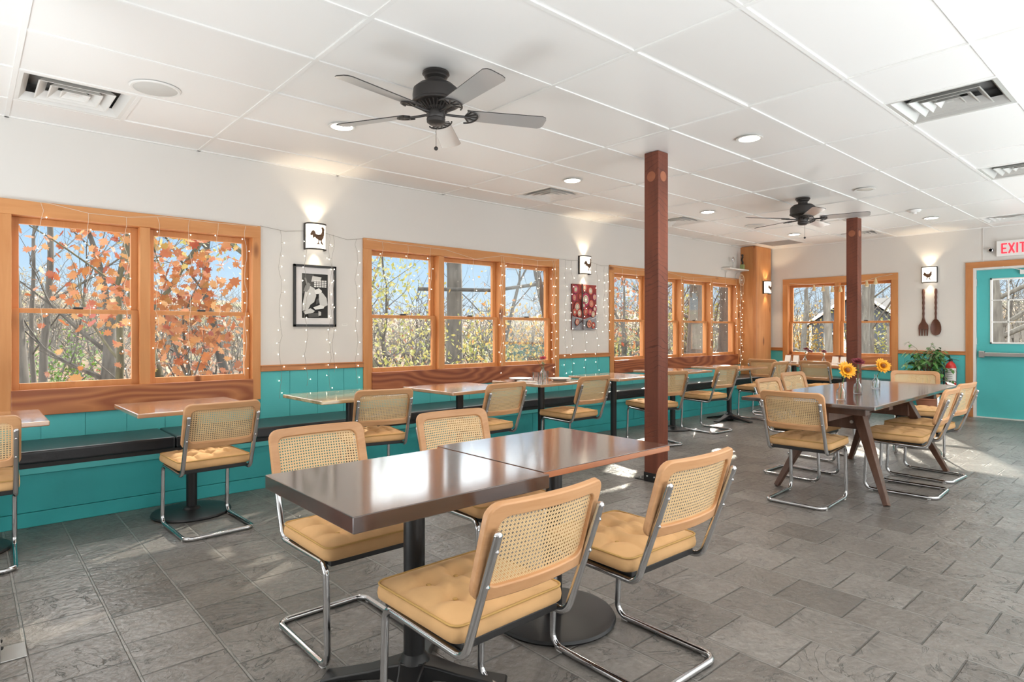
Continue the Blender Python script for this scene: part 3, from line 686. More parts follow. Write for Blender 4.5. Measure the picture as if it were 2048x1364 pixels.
# large trestle table
t = thing('trestle_table', 'large dark walnut table on splayed legs with three bottle vases', 'table', (5.7, 1.91, 0))
def zx(x, y): return (x, y)
top = [(-1.21, -.46), (1.16, -.40), (1.19, .44), (-1.25, .455)]
M().prism(top, .722, .75, lambda a, b, c: (a, b, c)).build('tabletop', MT['walnut'], t, 0, .006, 3)
M().box(-1.08, -.36, .665, -1.0, .36, .722).box(-.60, -.36, .665, -.52, .36, .722).box(.52, -.36, .665, .60, .36, .722).box(1.0, -.34, .665, 1.08, .34, .722).build('batten', MT['walnut_leg'], t, 0, .004)
M().box(-1.05, -.11, .60, 1.05, -.07, .69).box(-1.05, .07, .60, 1.05, .11, .69).build('stretcher', MT['walnut_leg'], t, 0, .004)
for sx_ in (-1, 1):
    M().box(sx_ * .56 - .045, -.17, .50, sx_ * .56 + .045, .17, .72).build('leg_block', MT['walnut_leg'], t, 0, .006)
    for sy_ in (-1, 1):
        M().beam((sx_ * .54, sy_ * .12, .67), (sx_ * .78, sy_ * .40, .0), .075, .10, (1, 0, 0), .035, .05).build('leg', MT['walnut_leg'], t, 0, .004)
        M().cyl((sx_ * .64, sy_ * .12, .56), (sx_ * .66, sy_ * .12, .56), .012, 12).build('bolt', MT['steel'], t)
from mathutils.geometry import tessellate_polygon
# ---------------------------------------------------------------- ceiling fans
def fan(x, y, phase, label):
    t = thing('ceiling_fan', label, 'ceiling fan', (x, y, 0), 0, 'five-bladed dark ceiling fans'); Z = ZC
    M().lathe([(.075, Z), (.078, Z - .012), (.066, Z - .022), (.066, Z - .03), (.05, Z - .04), (.05, Z - .07)], seg=32).build('canopy', MT['bronze'], t)
    q = M().lathe([(.05, Z - .065), (.10, Z - .075), (.128, Z - .10), (.133, Z - .135), (.131, Z - .165), (.136, Z - .172), (.136, Z - .182), (.10, Z - .185)], seg=40); q.build('motor_housing', MT['bronze'], t)
    q = M()
    for k_ in range(30):
        a_ = 2 * PI * k_ / 30; q.beam((.06 * math.cos(a_), .06 * math.sin(a_), Z - .222), (.118 * math.cos(a_), .118 * math.sin(a_), Z - .188), .007, .004)
    q.lathe([(.112, Z - .184), (.05, Z - .20), (.045, Z - .225)], seg=24); q.build('vent_ring', MT['bronze'], t)
    q = M().lathe([(.05, Z - .215), (.054, Z - .235), (.054, Z - .255), (.05, Z - .262), (.054, Z - .268), (.052, Z - .285), (.035, Z - .298), (.004, Z - .30)], seg=28).build('switch_housing', MT['bronze'], t)
    for k_ in range(5):
        a_ = math.radians(phase + 72 * k_); Rz = Matrix.Rotation(a_, 3, 'Z'); pt = Matrix.Rotation(math.radians(-12), 3, 'X')
        zb = Z - .232; q = M()
        q.tube([Rz @ Vector(p) for p in fillet([(.05, 0, Z - .235), (.10, 0, Z - .238), (.14, 0, zb - .006), (.20, 0, zb - .006)], .02, 3)], .0075, 8)
        # openwork fan-shaped plate under the blade root
        for ang in (-62, -30, 0, 30, 62):
            e_ = Vector((.165 + .075 * math.cos(math.radians(ang)), .065 * math.sin(math.radians(ang)), 0)); c_ = Vector((.165, 0, 0))
            c2, e2 = pt @ c_, pt @ e_; q.beam(Rz @ (c2 + Vector((0, 0, zb - .006))), Rz @ (e2 + Vector((0, 0, zb - .006))), .008, .006)
        arc = [Rz @ (pt @ Vector((.165 + .078 * math.cos(math.radians(g)), .068 * math.sin(math.radians(g)), 0)) + Vector((0, 0, zb - .006))) for g in range(-85, 86, 17)]
        q.tube(arc, .0048, 6); q.build('blade_arm', MT['bronze'], t)
        L0, L1, W0, W1 = .185, .655, .052, .066
        out = [(L0, -W0), (L1 - .03, -W1), (L1 - .008, -W1 + .012), (L1, -W1 + .035), (L1, W1 - .035), (L1 - .008, W1 - .012), (L1 - .03, W1), (L0, W0), (L0 - .015, 0)]
        bl = M().prism(out, 0, .006, lambda u, v, w_: tuple(Rz @ (pt @ Vector((u, v, w_)) + Vector((0, 0, zb))))); bl.m[0] = 1; bl.build('blade', [MT['bronze'], MT['blade']], t, 0, .0015)
    q = M().cyl((-.02, -.03, Z - .28), (-.02, -.03, Z - .435), .0014, 6); q.build('pull_chain', MT['bronze'], t)
    M().ball((-.02, -.03, Z - .445), .012, 10, 6).build('pull_knob', MT['bronze'], t)
    return t
fan(2.015, 2.925, 46, 'dark five-bladed ceiling fan close to the camera, above the dark tables')
fan(7.0, 2.99, 1, 'dark five-bladed ceiling fan farther back, left of the farther timber post')

# ---------------------------------------------------------------- ceiling fittings
def diffuser(v, label, mat='vent_metal'):
    x, y = v; t = thing('ceiling_vent', label, 'vent', (x + SY / 2, y + SY / 2, ZC), 0, 'square louvred ceiling vents'); h = SY / 2 - .012
    q = M()
    def ring(r0, z0, r1, z1):
        q.add([(sx_ * r, sy_ * r, z) for r, z in ((r0, z0), (r1, z1)) for sx_, sy_ in ((-1, -1), (1, -1), (1, 1), (-1, 1))],
              [(i, (i + 1) % 4, 4 + (i + 1) % 4, 4 + i) for i in range(4)])
    ring(h, 0, h - .025, .0); ring(h - .025, 0, h - .06, .05)
    q.build('outer_frame', MT[mat], t, 0, fix=False)
    for r in (.195, .135, .075):
        q = M(); ring(r, .002, r - .008, .002); ring(r - .008, .002, r - .055, .05); ring(r, .002, r - .05, .054); q.build('louvre_cone', MT[mat], t, 0, fix=False)
    q = M(); ring(.022, .01, .0, .012); q.build('centre_plate', MT[mat], t, 0, fix=False)
    q = M(); ring(h, .0, h, .12); q.add([(-h, -h, .12), (h, -h, .12), (h, h, .12), (-h, h, .12)], [(0, 1, 2, 3)]); q.build('duct_box', MT['duct'], t, 0, fix=False)
VL = ['square white louvred vent in the ceiling at the far left, beside the round speaker', 'square louvred vent beside the downlight above the triple window', 'large square metal-shiny vent in the ceiling at the upper right',
      'vent at the right edge of the photo, below the large shiny vent', 'small-looking vent just right of the nearer post near the window wall', 'farthest vent at the right edge, above the exit sign', 'vent just right of the top of the farther post']
for v, l in zip(VENTS, VL): diffuser(v, l, 'vent_metal' if v[1] < 1 else 'white_metal')
x, y = VENTS[7]; t = thing('return_grille', 'flat grey square return-air grille in the ceiling above the corner column', 'vent', (x + SY / 2, y + SY / 2, ZC))
q = M(); h = SY / 2 - .012; q.box(-h, -h, .0, h, h, .01); q.build('filter_panel', MT['grey'], t, 0)
q = M(); q.box(-h, -h, -.004, h, -h + .02, 0); q.box(-h, h - .02, -.004, h, h, 0); q.box(-h, -h, -.004, -h + .02, h, 0); q.box(h - .02, -h, -.004, h, h, 0); q.build('frame', MT['white_metal'], t, 0)

DL = [(2.04, 4.15, 1, 'lit round downlight seen at the tip of the near fan blade'), (4.47, 4.14, 1, 'lit round downlight beside the vent above the triple window'), (4.51, 2.33, 1, 'lit round downlight in the ceiling between the two fans, right of the nearer post'),
      (6.92, 4.12, 1, 'lit round downlight just right of the nearer post'), (7.04, 2.37, 0, 'unlit round downlight right of the far fan'), (9.48, 2.39, 1, 'lit round downlight beside the smoke detector'), (9.53, 4.2, 1, 'lit round downlight under the far fan chain'), (2.1, 1.9 - 1.6, 1, ''), (-.6, 2.2, 1, ''), (4.5, .2, 1, ''), (7.0, .3, 1, '')]
for x, y, on, lab in DL:
    if lab:
        t = thing('ceiling_downlight', lab, 'light', (x, y, ZC), 0, 'round recessed ceiling lights')
        M().lathe([(.074, .004), (.092, .0), (.098, -.003), (.095, -.006), (.078, -.005), (.072, .01), (.072, .004)], seg=36).build('trim_ring', MT['white_metal'], t)
        M().lathe([(.0, -.004), (.05, -.004), (.074, -.002)], seg=30).build('lens', MT['lens'] if on else MT['lens_off'], t)
        if on: lamp('downlight_lamp', 'SPOT', (0, 0, -.03), 26, (1, .90, .76), .06, (0, 0, -1), t, spot_size=2.4, spot_blend=.8)
    else: lamp('downlight_lamp', 'SPOT', (x, y, ZC - .03), 26, (1, .90, .76), .06, (0, 0, -1), None, spot_size=2.4, spot_blend=.8)  # out-of-view spots without fittings, added as fill
for x, y, l in ((.87, 4.26, 'round flush speaker grille in the ceiling at the upper left beside a vent'), (8.35, 4.23, 'round flush speaker grille in the ceiling behind the far fan blades')):
    t = thing('ceiling_speaker', l, 'speaker', (x, y, ZC)); M().lathe([(.0, -.004), (.118, -.004), (.12, -.003)], seg=40).build('grille', plain('speaker_mesh', (.62, .61, .58), .6), t); M().lathe([(.12, 0), (.12, -.006), (.132, -.006), (.14, .001)], seg=40).build('rim', MT['white_metal'], t)
t = thing('smoke_detector', 'small white round smoke detector on the ceiling', 'detector', (8.7, 2.37, ZC)); M().lathe([(.07, 0), (.07, -.012), (.05, -.03), (.0, -.032)], seg=28).build('housing', MT['white'], t); M().lathe([(.022, -.03), (.022, -.048), (0, -.05)], seg=16).build('sensor', MT['white'], t)

# ---------------------------------------------------------------- flat pictures: stacked colour shapes on one sheet
def flat(shapes, fn, mats, name, parent, dz=.0006):
    q = M()
    for i, (poly, mi) in enumerate(shapes): q.add([fn(u, v, dz * (i + 1)) for u, v in poly], [tuple(range(len(poly)))], mi)
    return q.build(name, mats, parent, 0, fix=False)
COCK = [(.10, .55), (.02, .50), (.0, .60), (.06, .72), (.14, .78), (.22, .72), (.27, .60), (.40, .56), (.55, .60), (.62, .72), (.62, .84), (.58, .90), (.62, .97), (.67, .93), (.72, .96), (.74, .88), (.80, .84), (.75, .80), (.76, .70), (.74, .55), (.70, .42), (.62, .34), (.60, .28), (.66, .16), (.72, .10), (.64, .10), (.56, .16), (.54, .30), (.46, .30), (.42, .20), (.50, .10), (.40, .12), (.30, .12), (.38, .18), (.42, .32), (.30, .38), (.22, .46), (.14, .38), (.12, .46)]
def sconce(pos, rz, label, shape, w_=.19, h=.235, lit=1):
    # local: x to the right seen from the room, y out of the wall into the room
    t = thing('wall_sconce', label, 'wall lamp', pos, rz, 'lit wall lamps with rooster cut-outs'); R = w_ / 2; dpt = .09
    def cur(s_, k_=1.0): a_ = -PI / 2 + PI * s_; return (R * math.sin(a_) * k_, .02 + (dpt - .02) * math.cos(a_) ** .6 * k_ if abs(math.cos(a_)) > 1e-6 else .02)
    n_ = 16; q = M(); vs = []
    for i in range(n_ + 1):
        x_, y_ = cur(i / n_, .97); vs += [(x_, y_, -h / 2 + .008), (x_, y_, h / 2 - .008)]
    q.add(vs, [(2 * i, 2 * i + 2, 2 * i + 3, 2 * i + 1) for i in range(n_)]); q.build('glass_shade', MT['shade'], t, 60, fix=False)
    for zz in (-h / 2, h / 2): M().tube([(*cur(i / n_), zz) for i in range(n_ + 1)], .0062, 6).build('rim', MT['bronze'], t)
    for sx_ in (-1, 1): M().box(sx_ * R - .007, 0, -h / 2 - .005, sx_ * R + .007, .026, h / 2 + .005).build('side_band', MT['bronze'], t, 0, .002)
    M().box(-R + .008, 0, -h / 2 + .01, R - .008, .006, h / 2 - .01).build('back_plate', MT['bronze'], t)
    q = M(); P2 = [(-(u - .42) * .17, (v - .5) * .19) for u, v in shape]; P = []
    for x_, z_ in P2:
        s_ = .5 + math.asin(max(-.98, min(.98, x_ / R))) / PI; P.append((x_, cur(s_, 1.0)[1] + .006, z_))
    tri = tessellate_polygon([[Vector((u, v, 0)) for u, v in P2]]); n2 = len(P)
    q.add(P + [(a, b + .003, c) for a, b, c in P], [tuple(f_) for f_ in tri] + [tuple(i + n2 for i in f_)[::-1] for f_ in tri] + [(i, (i + 1) % n2, n2 + (i + 1) % n2, n2 + i) for i in range(n2)])
    q.build('rooster_cutout', plain('rusty_cutout', (.13, .065, .03), .6), t, 0)
    if lit:
        lamp('sconce_lamp', 'SPOT', (0, .045, h / 2 - .01), 4.5, (1, .80, .55), .02, (0, .12, 1), t, spot_size=1.75, spot_blend=.6)
        lamp('sconce_lamp', 'SPOT', (0, .045, -h / 2 + .01), 3.5, (1, .80, .55), .02, (0, .12, -1), t, spot_size=1.45, spot_blend=.6)
HEN = [(.02, .52), (.10, .60), (.08, .70), (.20, .66), (.30, .56), (.45, .54), (.55, .60), (.60, .72), (.66, .74), (.72, .68), (.68, .62), (.70, .50), (.62, .36), (.54, .28), (.60, .14), (.66, .10), (.54, .10), (.50, .26), (.42, .28), (.34, .14), (.40, .08), (.28, .10), (.34, .28), (.22, .36), (.12, .42)]
sconce((2.425, YW, 2.12), PI, 'lit wall lamp with a rooster silhouette above the framed photograph', COCK)
sconce((6.15, YW, 2.12), PI, 'lit wall lamp with a rooster silhouette above the red fruit painting', COCK)
sconce((10.68, 5.22, 2.02), PI, 'lit wall lamp mounted on the orange wooden corner column', HEN, h=.22)
sconce((XF, 2.785, 2.10), PI / 2, 'lit wall lamp with a hen silhouette above the wooden fork and spoon', HEN)

# framed black and white photograph
t = thing('framed_photograph', 'black framed black-and-white kitchen photograph with a white mat below the lamp', 'picture', (2.43, YW, 1.575), PI)
W_, H2 = .205, .285; q = M()
for a, b, c, d in ((-W_, -H2, W_, -H2 + .022), (-W_, H2 - .022, W_, H2), (-W_, -H2, -W_ + .022, H2), (W_ - .022, -H2, W_, H2)): q.box(a, 0, b, c, .024, d)
q.build('frame', plain('black_frame', (.012, .011, .011), .35), t, 0, .002)
M().box(-W_ + .02, .002, -H2 + .02, W_ - .02, .008, H2 - .02).build('mat_board', plain('mat_board', (.74, .72, .72), .8), t, 0)
G = [plain('print_%d' % i, (c, c, c * .97), .7) for i, c in enumerate((.02, .09, .28, .62, .82))]
w_, h = .125, .205
def S_(poly, mi): return ([(-w_ + 2 * w_ * u, -h + 2 * h * v) for u, v in poly], mi)
sh = [S_([(0, 0), (1, 0), (1, 1), (0, 1)], 0), S_([(.0, .55), (.45, .55), (.45, .98), (.0, .98)], 1), S_([(.35, .82), (.7, .84), (.75, .93), (.4, .95)], 3)]
for i in range(5):
    for j in range(4): sh.append(S_([(.46 + .095 * i, .70 + .042 * j), (.54 + .095 * i, .70 + .042 * j), (.54 + .095 * i, .73 + .042 * j), (.46 + .095 * i, .73 + .042 * j)], 4))
sh += [S_([(.0, .30), (.10, .62), (.30, .72), (.48, .66), (.52, .50), (.44, .36), (.30, .30), (.20, .18), (.0, .16)], 3), S_([(.03, .60), (.10, .72), (.22, .80), (.30, .76), (.26, .66), (.16, .58)], 2),
       S_([(.44, .62), (.62, .68), (.74, .62), (.72, .56), (.5, .54)], 4), S_([(.62, .56), (.76, .58), (.92, .46), (.96, .30), (.84, .26), (.66, .30), (.62, .42)], 3), S_([(.52, .42), (.62, .46), (.62, .34), (.50, .30)], 1),
       S_([(.40, .24), (.66, .30), (.84, .27), (.80, .22), (.48, .19)], 4), S_([(.02, .14), (.3, .22), (.46, .16), (.4, .12), (.1, .08)], 3), S_([(.2, .1), (.6, .12), (.62, .03), (.22, .02)], 1), S_([(.6, .16), (.7, .14), (.7, .06), (.6, .05)], 3), S_([(.05, .9), (.12, .9), (.2, .74), (.14, .73)], 2)]
flat(sh, lambda u, v, d: (-u, .0085 + d, v), G, 'print', t)
M().box(-w_ - .004, .0075, -h - .004, w_ + .004, .0085, h + .004).build('print_sheet', G[4], t, 0)
t = thing('wall_label', 'tiny white caption card on the wall beside the framed photograph', 'label', (2.73, YW, 1.31), PI); M().box(-.028, 0, -.009, .028, .002, .009).build('card', MT['paper'], t, 0); M().box(-.022, .002, .001, .022, .0024, .003).build('caption_line', MT['ink'], t, 0)

# fruit painting (generic)
t = thing('fruit_painting', 'tall unframed canvas of red round fruits with grey shapes at the bottom', 'painting', (6.15, YW, 1.565), PI)
M().box(-.24, 0, -.3, .24, .022, .3).build('canvas_block', plain('canvas_edge', (.14, .02, .02), .7), t, 0, .002)
PC = [plain('paint_%d' % i, c, .6) for i, c in enumerate([(.30, .035, .03), (.58, .10, .07), (.70, .33, .22), (.74, .66, .52), (.06, .03, .03), (.33, .33, .36), (.58, .58, .60), (.46, .03, .10)])]
r_ = random.Random(8); sh = [([(-.24, -.3), (.24, -.3), (.24, .3), (-.24, .3)], 0), ([(-.24, -.3), (.24, -.3), (.24, -.10), (.0, -.16), (-.24, -.12)], 5)]
def fruit(cx, cz, r, rot=0):
    c_, s_ = math.cos(rot), math.sin(rot)
    for rr, mi in ((r, 4), (r * .9, r_.choice((1, 1, 2, 7))), (r * .62, r_.choice((2, 3, 1))), (r * .45, 4), (r * .38, r_.choice((3, 2)))):
        sh.append(([(max(-.24, min(.24, cx + (u * c_ - v * s_))), max(-.3, min(.3, cz + (u * s_ + v * c_)))) for u, v in circle(rr, 18, ry=rr * 1.18)], mi))
for cx, cz, r in ((-.17, .23, .055), (.0, .26, .05), (.12, .22, .05), (.2, .14, .045), (-.2, .12, .045), (-.08, .14, .04), (.02, .10, .085), (.13, .05, .05), (.2, -.02, .04), (-.15, .0, .06), (-.2, -.07, .045), (-.11, -.08, .05), (.1, -.06, .045), (.16, -.09, .04), (.01, -.06, .05), (-.03, .02, .045), (.08, -.22, .05), (.16, -.24, .04), (-.16, -.2, .04)): fruit(cx, cz, r, r_.uniform(-.5, .5))
for a, b, mi in (((-.24, -.13), (.02, -.17), 6), ((.0, -.18), (.24, -.12), 6), ((-.22, -.28), (-.06, -.17), 4), ((.02, -.17), (.22, -.28), 4), ((-.05, .3), (-.04, -.3), 4)): dx, dz_ = (b[1] - a[1]) * .05, -(b[0] - a[0]) * .05; sh.append(([(a[0], a[1]), (b[0], b[1]), (b[0] + dx + .01, b[1] + dz_), (a[0] + dx, a[1] + dz_ + .01)], mi))
flat(sh, lambda u, v, d: (-u, .0222 + d, v), PC, 'painted_canvas', t, .0002)

# carved fork and spoon
def utensil(y, kind):
    t = thing('wooden_' + kind, 'giant carved dark wooden %s hanging on the far wall, %s' % (kind, 'left one of the pair' if kind == 'fork' else 'right of the fork'), kind, (XF - .012, y, 1.175), 0)
    q = M(); P = [(0, 0, z) for z in (.25, .30, .34, .38, .42, .46, .50, .54, .58, .62, .66, .70, .715)]; Rr = [.016, .013, .017, .012, .018, .013, .019, .014, .019, .015, .021, .018, .008]
    q.tube(P, Rr, 10); q.build('handle', MT['carved'], t)
    q = M()
    if kind == 'spoon':
        vs = []; n_ = 20
        for k_ in range(7):
            f_ = k_ / 6
            for a_ in range(n_):
                th_ = 2 * PI * a_ / n_; vs.append((-.012 - .0 + .022 * (1 - f_ ** 2), .068 * f_ * math.cos(th_) * (1 - .18 * math.sin(th_)), .13 + .125 * f_ * math.sin(th_)))
        fs = [(k_ * n_ + a_, k_ * n_ + (a_ + 1) % n_, (k_ + 1) * n_ + (a_ + 1) % n_, (k_ + 1) * n_ + a_) for k_ in range(6) for a_ in range(n_)]
        o = len(vs); vs += [(.008 if i >= 6 * n_ else v[0] + .008, v[1] * 1.0, v[2]) for i, v in enumerate(vs)]
        fs += [tuple(i + o for i in f_)[::-1] for f_ in fs] + [(6 * n_ + a_, 6 * n_ + (a_ + 1) % n_, o + 6 * n_ + (a_ + 1) % n_, o + 6 * n_ + a_) for a_ in range(n_)]
        q.add(vs, fs); q.build('bowl', MT['carved'], t, 60)
    else:
        body = [(-.014, .27), (.014, .27), (.03, .21), (.062, .16), (.066, .10), (-.066, .10), (-.062, .16), (-.03, .21)]
        q.prism(body, -.01, .008, lambda u, v, w_: (w_, u, v))
        for i in range(4): u0 = -.064 + i * .0345; q.prism([(u0, .102), (u0 + .0245, .102), (u0 + .0205, .0), (u0 + .007, .0)], -.008, .006, lambda u, v, w_: (w_, u, v))
        q.build('tines', MT['carved'], t, 30, .002)
utensil(2.865, 'fork'); utensil(2.705, 'spoon')

# exit sign, small lamp beside it
t = thing('exit_sign', 'white exit sign with red EXIT letters high on the far wall above the door', 'sign', (XF, 1.78, 2.41), PI / 2)
M().box(-.19, 0, -.11, .19, .045, .11).build('sign_box', MT['white'], t, 0, .005)
EX = glow('lit_red_letters', (.85, .03, .05), .9)
def bar(q, p, r, w2=.020): d = Vector((r[0] - p[0], r[1] - p[1])).normalized() * 0; x0, z0 = p; x1, z1 = r; dx, dz_ = x1 - x0, z1 - z0; L_ = math.hypot(dx, dz_); nx_, nz_ = -dz_ / L_ * w2 / 2, dx / L_ * w2 / 2; q.prism([(x0 + nx_, z0 + nz_), (x1 + nx_, z1 + nz_), (x1 - nx_, z1 - nz_), (x0 - nx_, z0 - nz_)], .045, .048, lambda u, v, w_: (u, w_, v))
# local x runs to the viewer's left when facing the wall
let = {'E': [((0, -.07), (0, .07)), ((0, .062), (.055, .062)), ((0, 0), (.045, 0)), ((0, -.062), (.055, -.062))], 'X': [((0, -.07), (.06, .07)), ((0, .07), (.06, -.07))], 'I': [((.01, -.07), (.01, .07))], 'T': [((.03, -.07), (.03, .062)), ((-.005, .062), (.065, .062))]}
xx = -.125
for ch, adv in (('E', .075), ('X', .082), ('I', .04), ('T', .07)):
    q = M()
    for p, r in let[ch]: bar(q, (-(xx + p[0]), p[1]), (-(xx + r[0]), r[1]))
    q.build('letter', EX, t, 0); xx += adv
t = thing('emergency_lamp', 'small chrome round lamp head on the far wall left of the exit sign', 'lamp', (XF, 2.035, 2.40), PI / 2); M().lathe([(.03, 0), (.034, .02), (.028, .05), (.02, .055)], R=Matrix.Rotation(-PI / 2, 3, 'X'), seg=20).build('lamp_head', MT['chrome'], t); M().lathe([(.0, .053), (.02, .055)], R=Matrix.Rotation(-PI / 2, 3, 'X'), seg=16).build('lens', MT['white'], t)
t = thing('wall_conduit', 'thin white cable cover running up the far wall left of the exit sign', 'cable cover', (XF, 2.13, 2.24)); M().box(-.008, -.006, 0, 0, .006, .49).build('cover', MT['wall'], t, 0)

# fire extinguisher
t = thing('fire_extinguisher', 'red fire extinguisher with a white label on the far wall beside the door', 'fire extinguisher', (XF - .085, 2.50, .36))
M().lathe([(.06, 0), (.068, .01), (.068, .36), (.055, .40), (.03, .425), (.022, .44)], seg=28).build('tank', MT['red'], t)
q = M(); vs = []; n_ = 14
for i in range(n_ + 1): a_ = PI - 1.35 + 2.7 * i / n_; vs += [(.069 * math.cos(a_), .069 * math.sin(a_), .13), (.069 * math.cos(a_), .069 * math.sin(a_), .34)]
q.add(vs, [(2 * i, 2 * i + 2, 2 * i + 3, 2 * i + 1) for i in range(n_)]); lb = q.build('label_sheet', MT['paper'], t, 60)
q = M()
for i in range(5): q.box(-.0712, -.035, .30 - i * .028, -.0695, .035 - .008 * (i % 3), .304 - i * .028)
q.build('label_lines', MT['ink'], lb, 0)
M().lathe([(.024, .44), (.026, .455), (.018, .475)], seg=16).box(-.02, -.012, .465, .05, .012, .478).build('valve', MT['black'], t)
M().beam((.02, 0, .48), (-.03, -.11, .455), .018, .005).beam((.02, 0, .495), (-.03, -.10, .50), .018, .005).build('handle', MT['steel'], t, 0)
M().tube(fillet([(-.01, .02, .46), (-.03, .075, .43), (-.03, .085, .25), (-.03, .08, .08)], .03, 4), .008, 8).build('hose', MT['black'], t)
M().lathe([(.016, 0), (.019, .006), (.016, .012)], (-.07, .055, .085), 14, R=Matrix.Rotation(PI / 2, 3, 'Y')).build('gauge', MT['white'], t)
M().box(.06, -.03, .05, .085, .03, .42).build('bracket', MT['black'], t, 0)

# potted ficus
def leafy(q, p, d, L_, w_, droop=.3, fold=.15):
    d = Vector(d).normalized(); s_ = d.cross(Vector((0, 0, 1))); s_ = s_.normalized() if s_.length > .05 else Vector((1, 0, 0)); up = s_.cross(d); p = Vector(p); rows = []
    for f_, ww in ((0, .08), (.3, .9), (.6, .95), (1, .03)):
        c_ = p + d * L_ * f_ - Vector((0, 0, droop * L_ * f_ * f_)); rows.append((c_ - s_ * w_ * ww + up * fold * w_ * ww, c_, c_ + s_ * w_ * ww + up * fold * w_ * ww))
    vs = [v for r in rows for v in r]; q.add(vs, [(i * 3 + j, i * 3 + 3 + j, i * 3 + 4 + j, i * 3 + 1 + j) for i in range(3) for j in (0, 1)])
t = thing('potted_ficus', 'leafy green potted ficus standing by the far wall left of the door', 'plant', (10.5, 2.70, 0)); r_ = random.Random(5)
M().lathe([(.10, 0), (.14, .24), (.15, .25), (.15, .27), (.13, .27), (.125, .24), (0, .24)], seg=28).build('pot', MT['pot'], t)
M().lathe([(0, .245), (.125, .243)], seg=20).build('potting_soil', MT['soil'], t)
q = M(); lf = M()
for k_ in range(4): a_ = k_ * 1.6; q.tube(fillet([(.02 * math.cos(a_), .02 * math.sin(a_), .23), (.03 * math.cos(a_ + 1), .03 * math.sin(a_ + 1), .5), (.05 * math.cos(a_), .05 * math.sin(a_), .75)], .05, 3), .009, 6)
for k_ in range(60):
    a_ = r_.uniform(0, 2 * PI); z0 = r_.uniform(.42, .80); rr = r_.uniform(.12, .38); z1 = z0 + r_.uniform(.02, .36) * (1.2 - rr * 1.3); z1 = min(z1, 1.14)
    p0 = Vector((.03 * math.cos(a_), .03 * math.sin(a_), z0)); p1 = Vector((rr * math.cos(a_), rr * 1.0 * math.sin(a_), z1)); mid = (p0 + p1) / 2 + Vector((0, 0, .05))
    pts = [p0, mid, p1, p1 + Vector((.05 * math.cos(a_), .05 * math.sin(a_), -.05))]; q.tube(pts, [.004, .003, .002, .0015], 5)
    for i in range(11):
        f_ = r_.uniform(.25, 1.0); c_ = p0.lerp(mid, f_ * 2) if f_ < .5 else mid.lerp(p1, f_ * 2 - 1); da = a_ + r_.uniform(-1.7, 1.7)
        leafy(lf, c_, (math.cos(da), math.sin(da), r_.uniform(-.6, .35)), r_.uniform(.06, .10), r_.uniform(.014, .022), r_.uniform(.2, .6))
q.build('branches', MT['stem'], t); lf.build('foliage', MT['leaf'], t, 40, fix=False)['kind'] = 'stuff'

# ---------------------------------------------------------------- flowers in glass bottles
def bottle(t, h=.12, r=.032):
    M().lathe([(0, .001), (r - .004, .001), (r, .006), (r * .98, h * .45), (r * .85, h * .6), (r * .42, h * .74), (r * .36, h * .9), (r * .45, h), (r * .36, h), (r * .28, h * .9), (r * .34, h * .74), (r * .8, h * .58), (r * .9, h * .42), (r * .9, .012), (0, .01)], seg=20).build('bottle', MT['bottle'], t, 60)
    M().lathe([(0, .011), (r * .88, .012), (r * .88, h * .4), (0, h * .4)], seg=18).build('water', glass_mat('water', (.93, .96, .95), .02, .6), t, 40)
def bloom(q, c, r, nd, nm, rows=3, cup=.35, seed=1, out=None):
    r_ = random.Random(seed); nd = Vector(nd).normalized(); u = nd.orthogonal().normalized(); v = nd.cross(u); c = Vector(c)
    for k_ in range(rows):
        n_ = nm - k_ * 3
        for i in range(n_):
            a_ = 2 * PI * (i + .5 * k_) / n_ + r_.uniform(-.1, .1); d = u * math.cos(a_) + v * math.sin(a_); s_ = nd.cross(d); L_ = r * (1 - .2 * k_) * r_.uniform(.88, 1.06); el = cup + .35 * k_
            pr = []
            for f_, ww in ((.25, .5), (.65, 1), (1, .12)):
                p = c + d * L_ * f_ * math.cos(el * f_) + nd * L_ * f_ * math.sin(el * (1.2 - .4 * f_)); pr.append((p - s_ * ww * r * .17, p + s_ * ww * r * .17))
            q.add([p for a in pr for p in a], [(0, 1, 3, 2), (2, 3, 5, 4)])
def vase(x, y, z, label, kind, top, lean=(0, 0), h=.12, r=.032, name='bud_vase', grp=None, n=1):
    t = thing(name, label, 'vase of flowers', (x, y, z), 0, grp); bottle(t, h, r); r_ = random.Random(int(x * 100))
    for i in range(n):
        lx, ly = lean[0] + i * .035, lean[1] - i * .04; tz = top - i * .035
        st = M().tube(fillet([(-.006 + i * .008, .004, .014), (lx * .3, ly * .3, h), (lx, ly, tz)], .05, 4), .0024, 6)
        st.build('stem', MT['green_stem'], t)
        q = M(); hd = (-.62 + lx, -.62 + ly, .35)
        if kind == 'sun':
            bloom(q, (lx, ly, tz), .070, hd, 22, 4, .25, 3 + i); fl_ = q.build('flower_head', MT['sunflower'], t, 0, fix=False)
            M().ball(Vector((lx, ly, tz)) + Vector(hd).normalized() * .012, .019, 12, 6).build('flower_centre', MT['flower_eye'], fl_)
        else:
            bloom(q, (lx, ly, tz), (.058 if x < 8 else .05) if kind == 'maroon' else .04, (-.35, -.35, 1), 22, 5, .3, 4 + i); q.build('flower_head', MT['maroon' if kind == 'maroon' else 'pink'], t, 0, fix=False)
    lf = M()
    for i in range(9 if kind == 'maroon' else 5):
        a_ = r_.uniform(0, 6.28); f_ = r_.uniform(.5, .85); leafy(lf, (lean[0] * f_, lean[1] * f_, h + (top - h) * (f_ - .25)), (math.cos(a_), math.sin(a_), .5), r_.uniform(.035, .06), .012)
    lf.build('leaves', MT['leaf'], t, 0, fix=False)
    return t
vase(4.76, 1.76, .75, 'bottle vase with the fullest orange sunflower, nearest on the trestle table', 'sun', .215, (.02, -.03), h=.125, r=.034, grp='bottle vases on the trestle table')
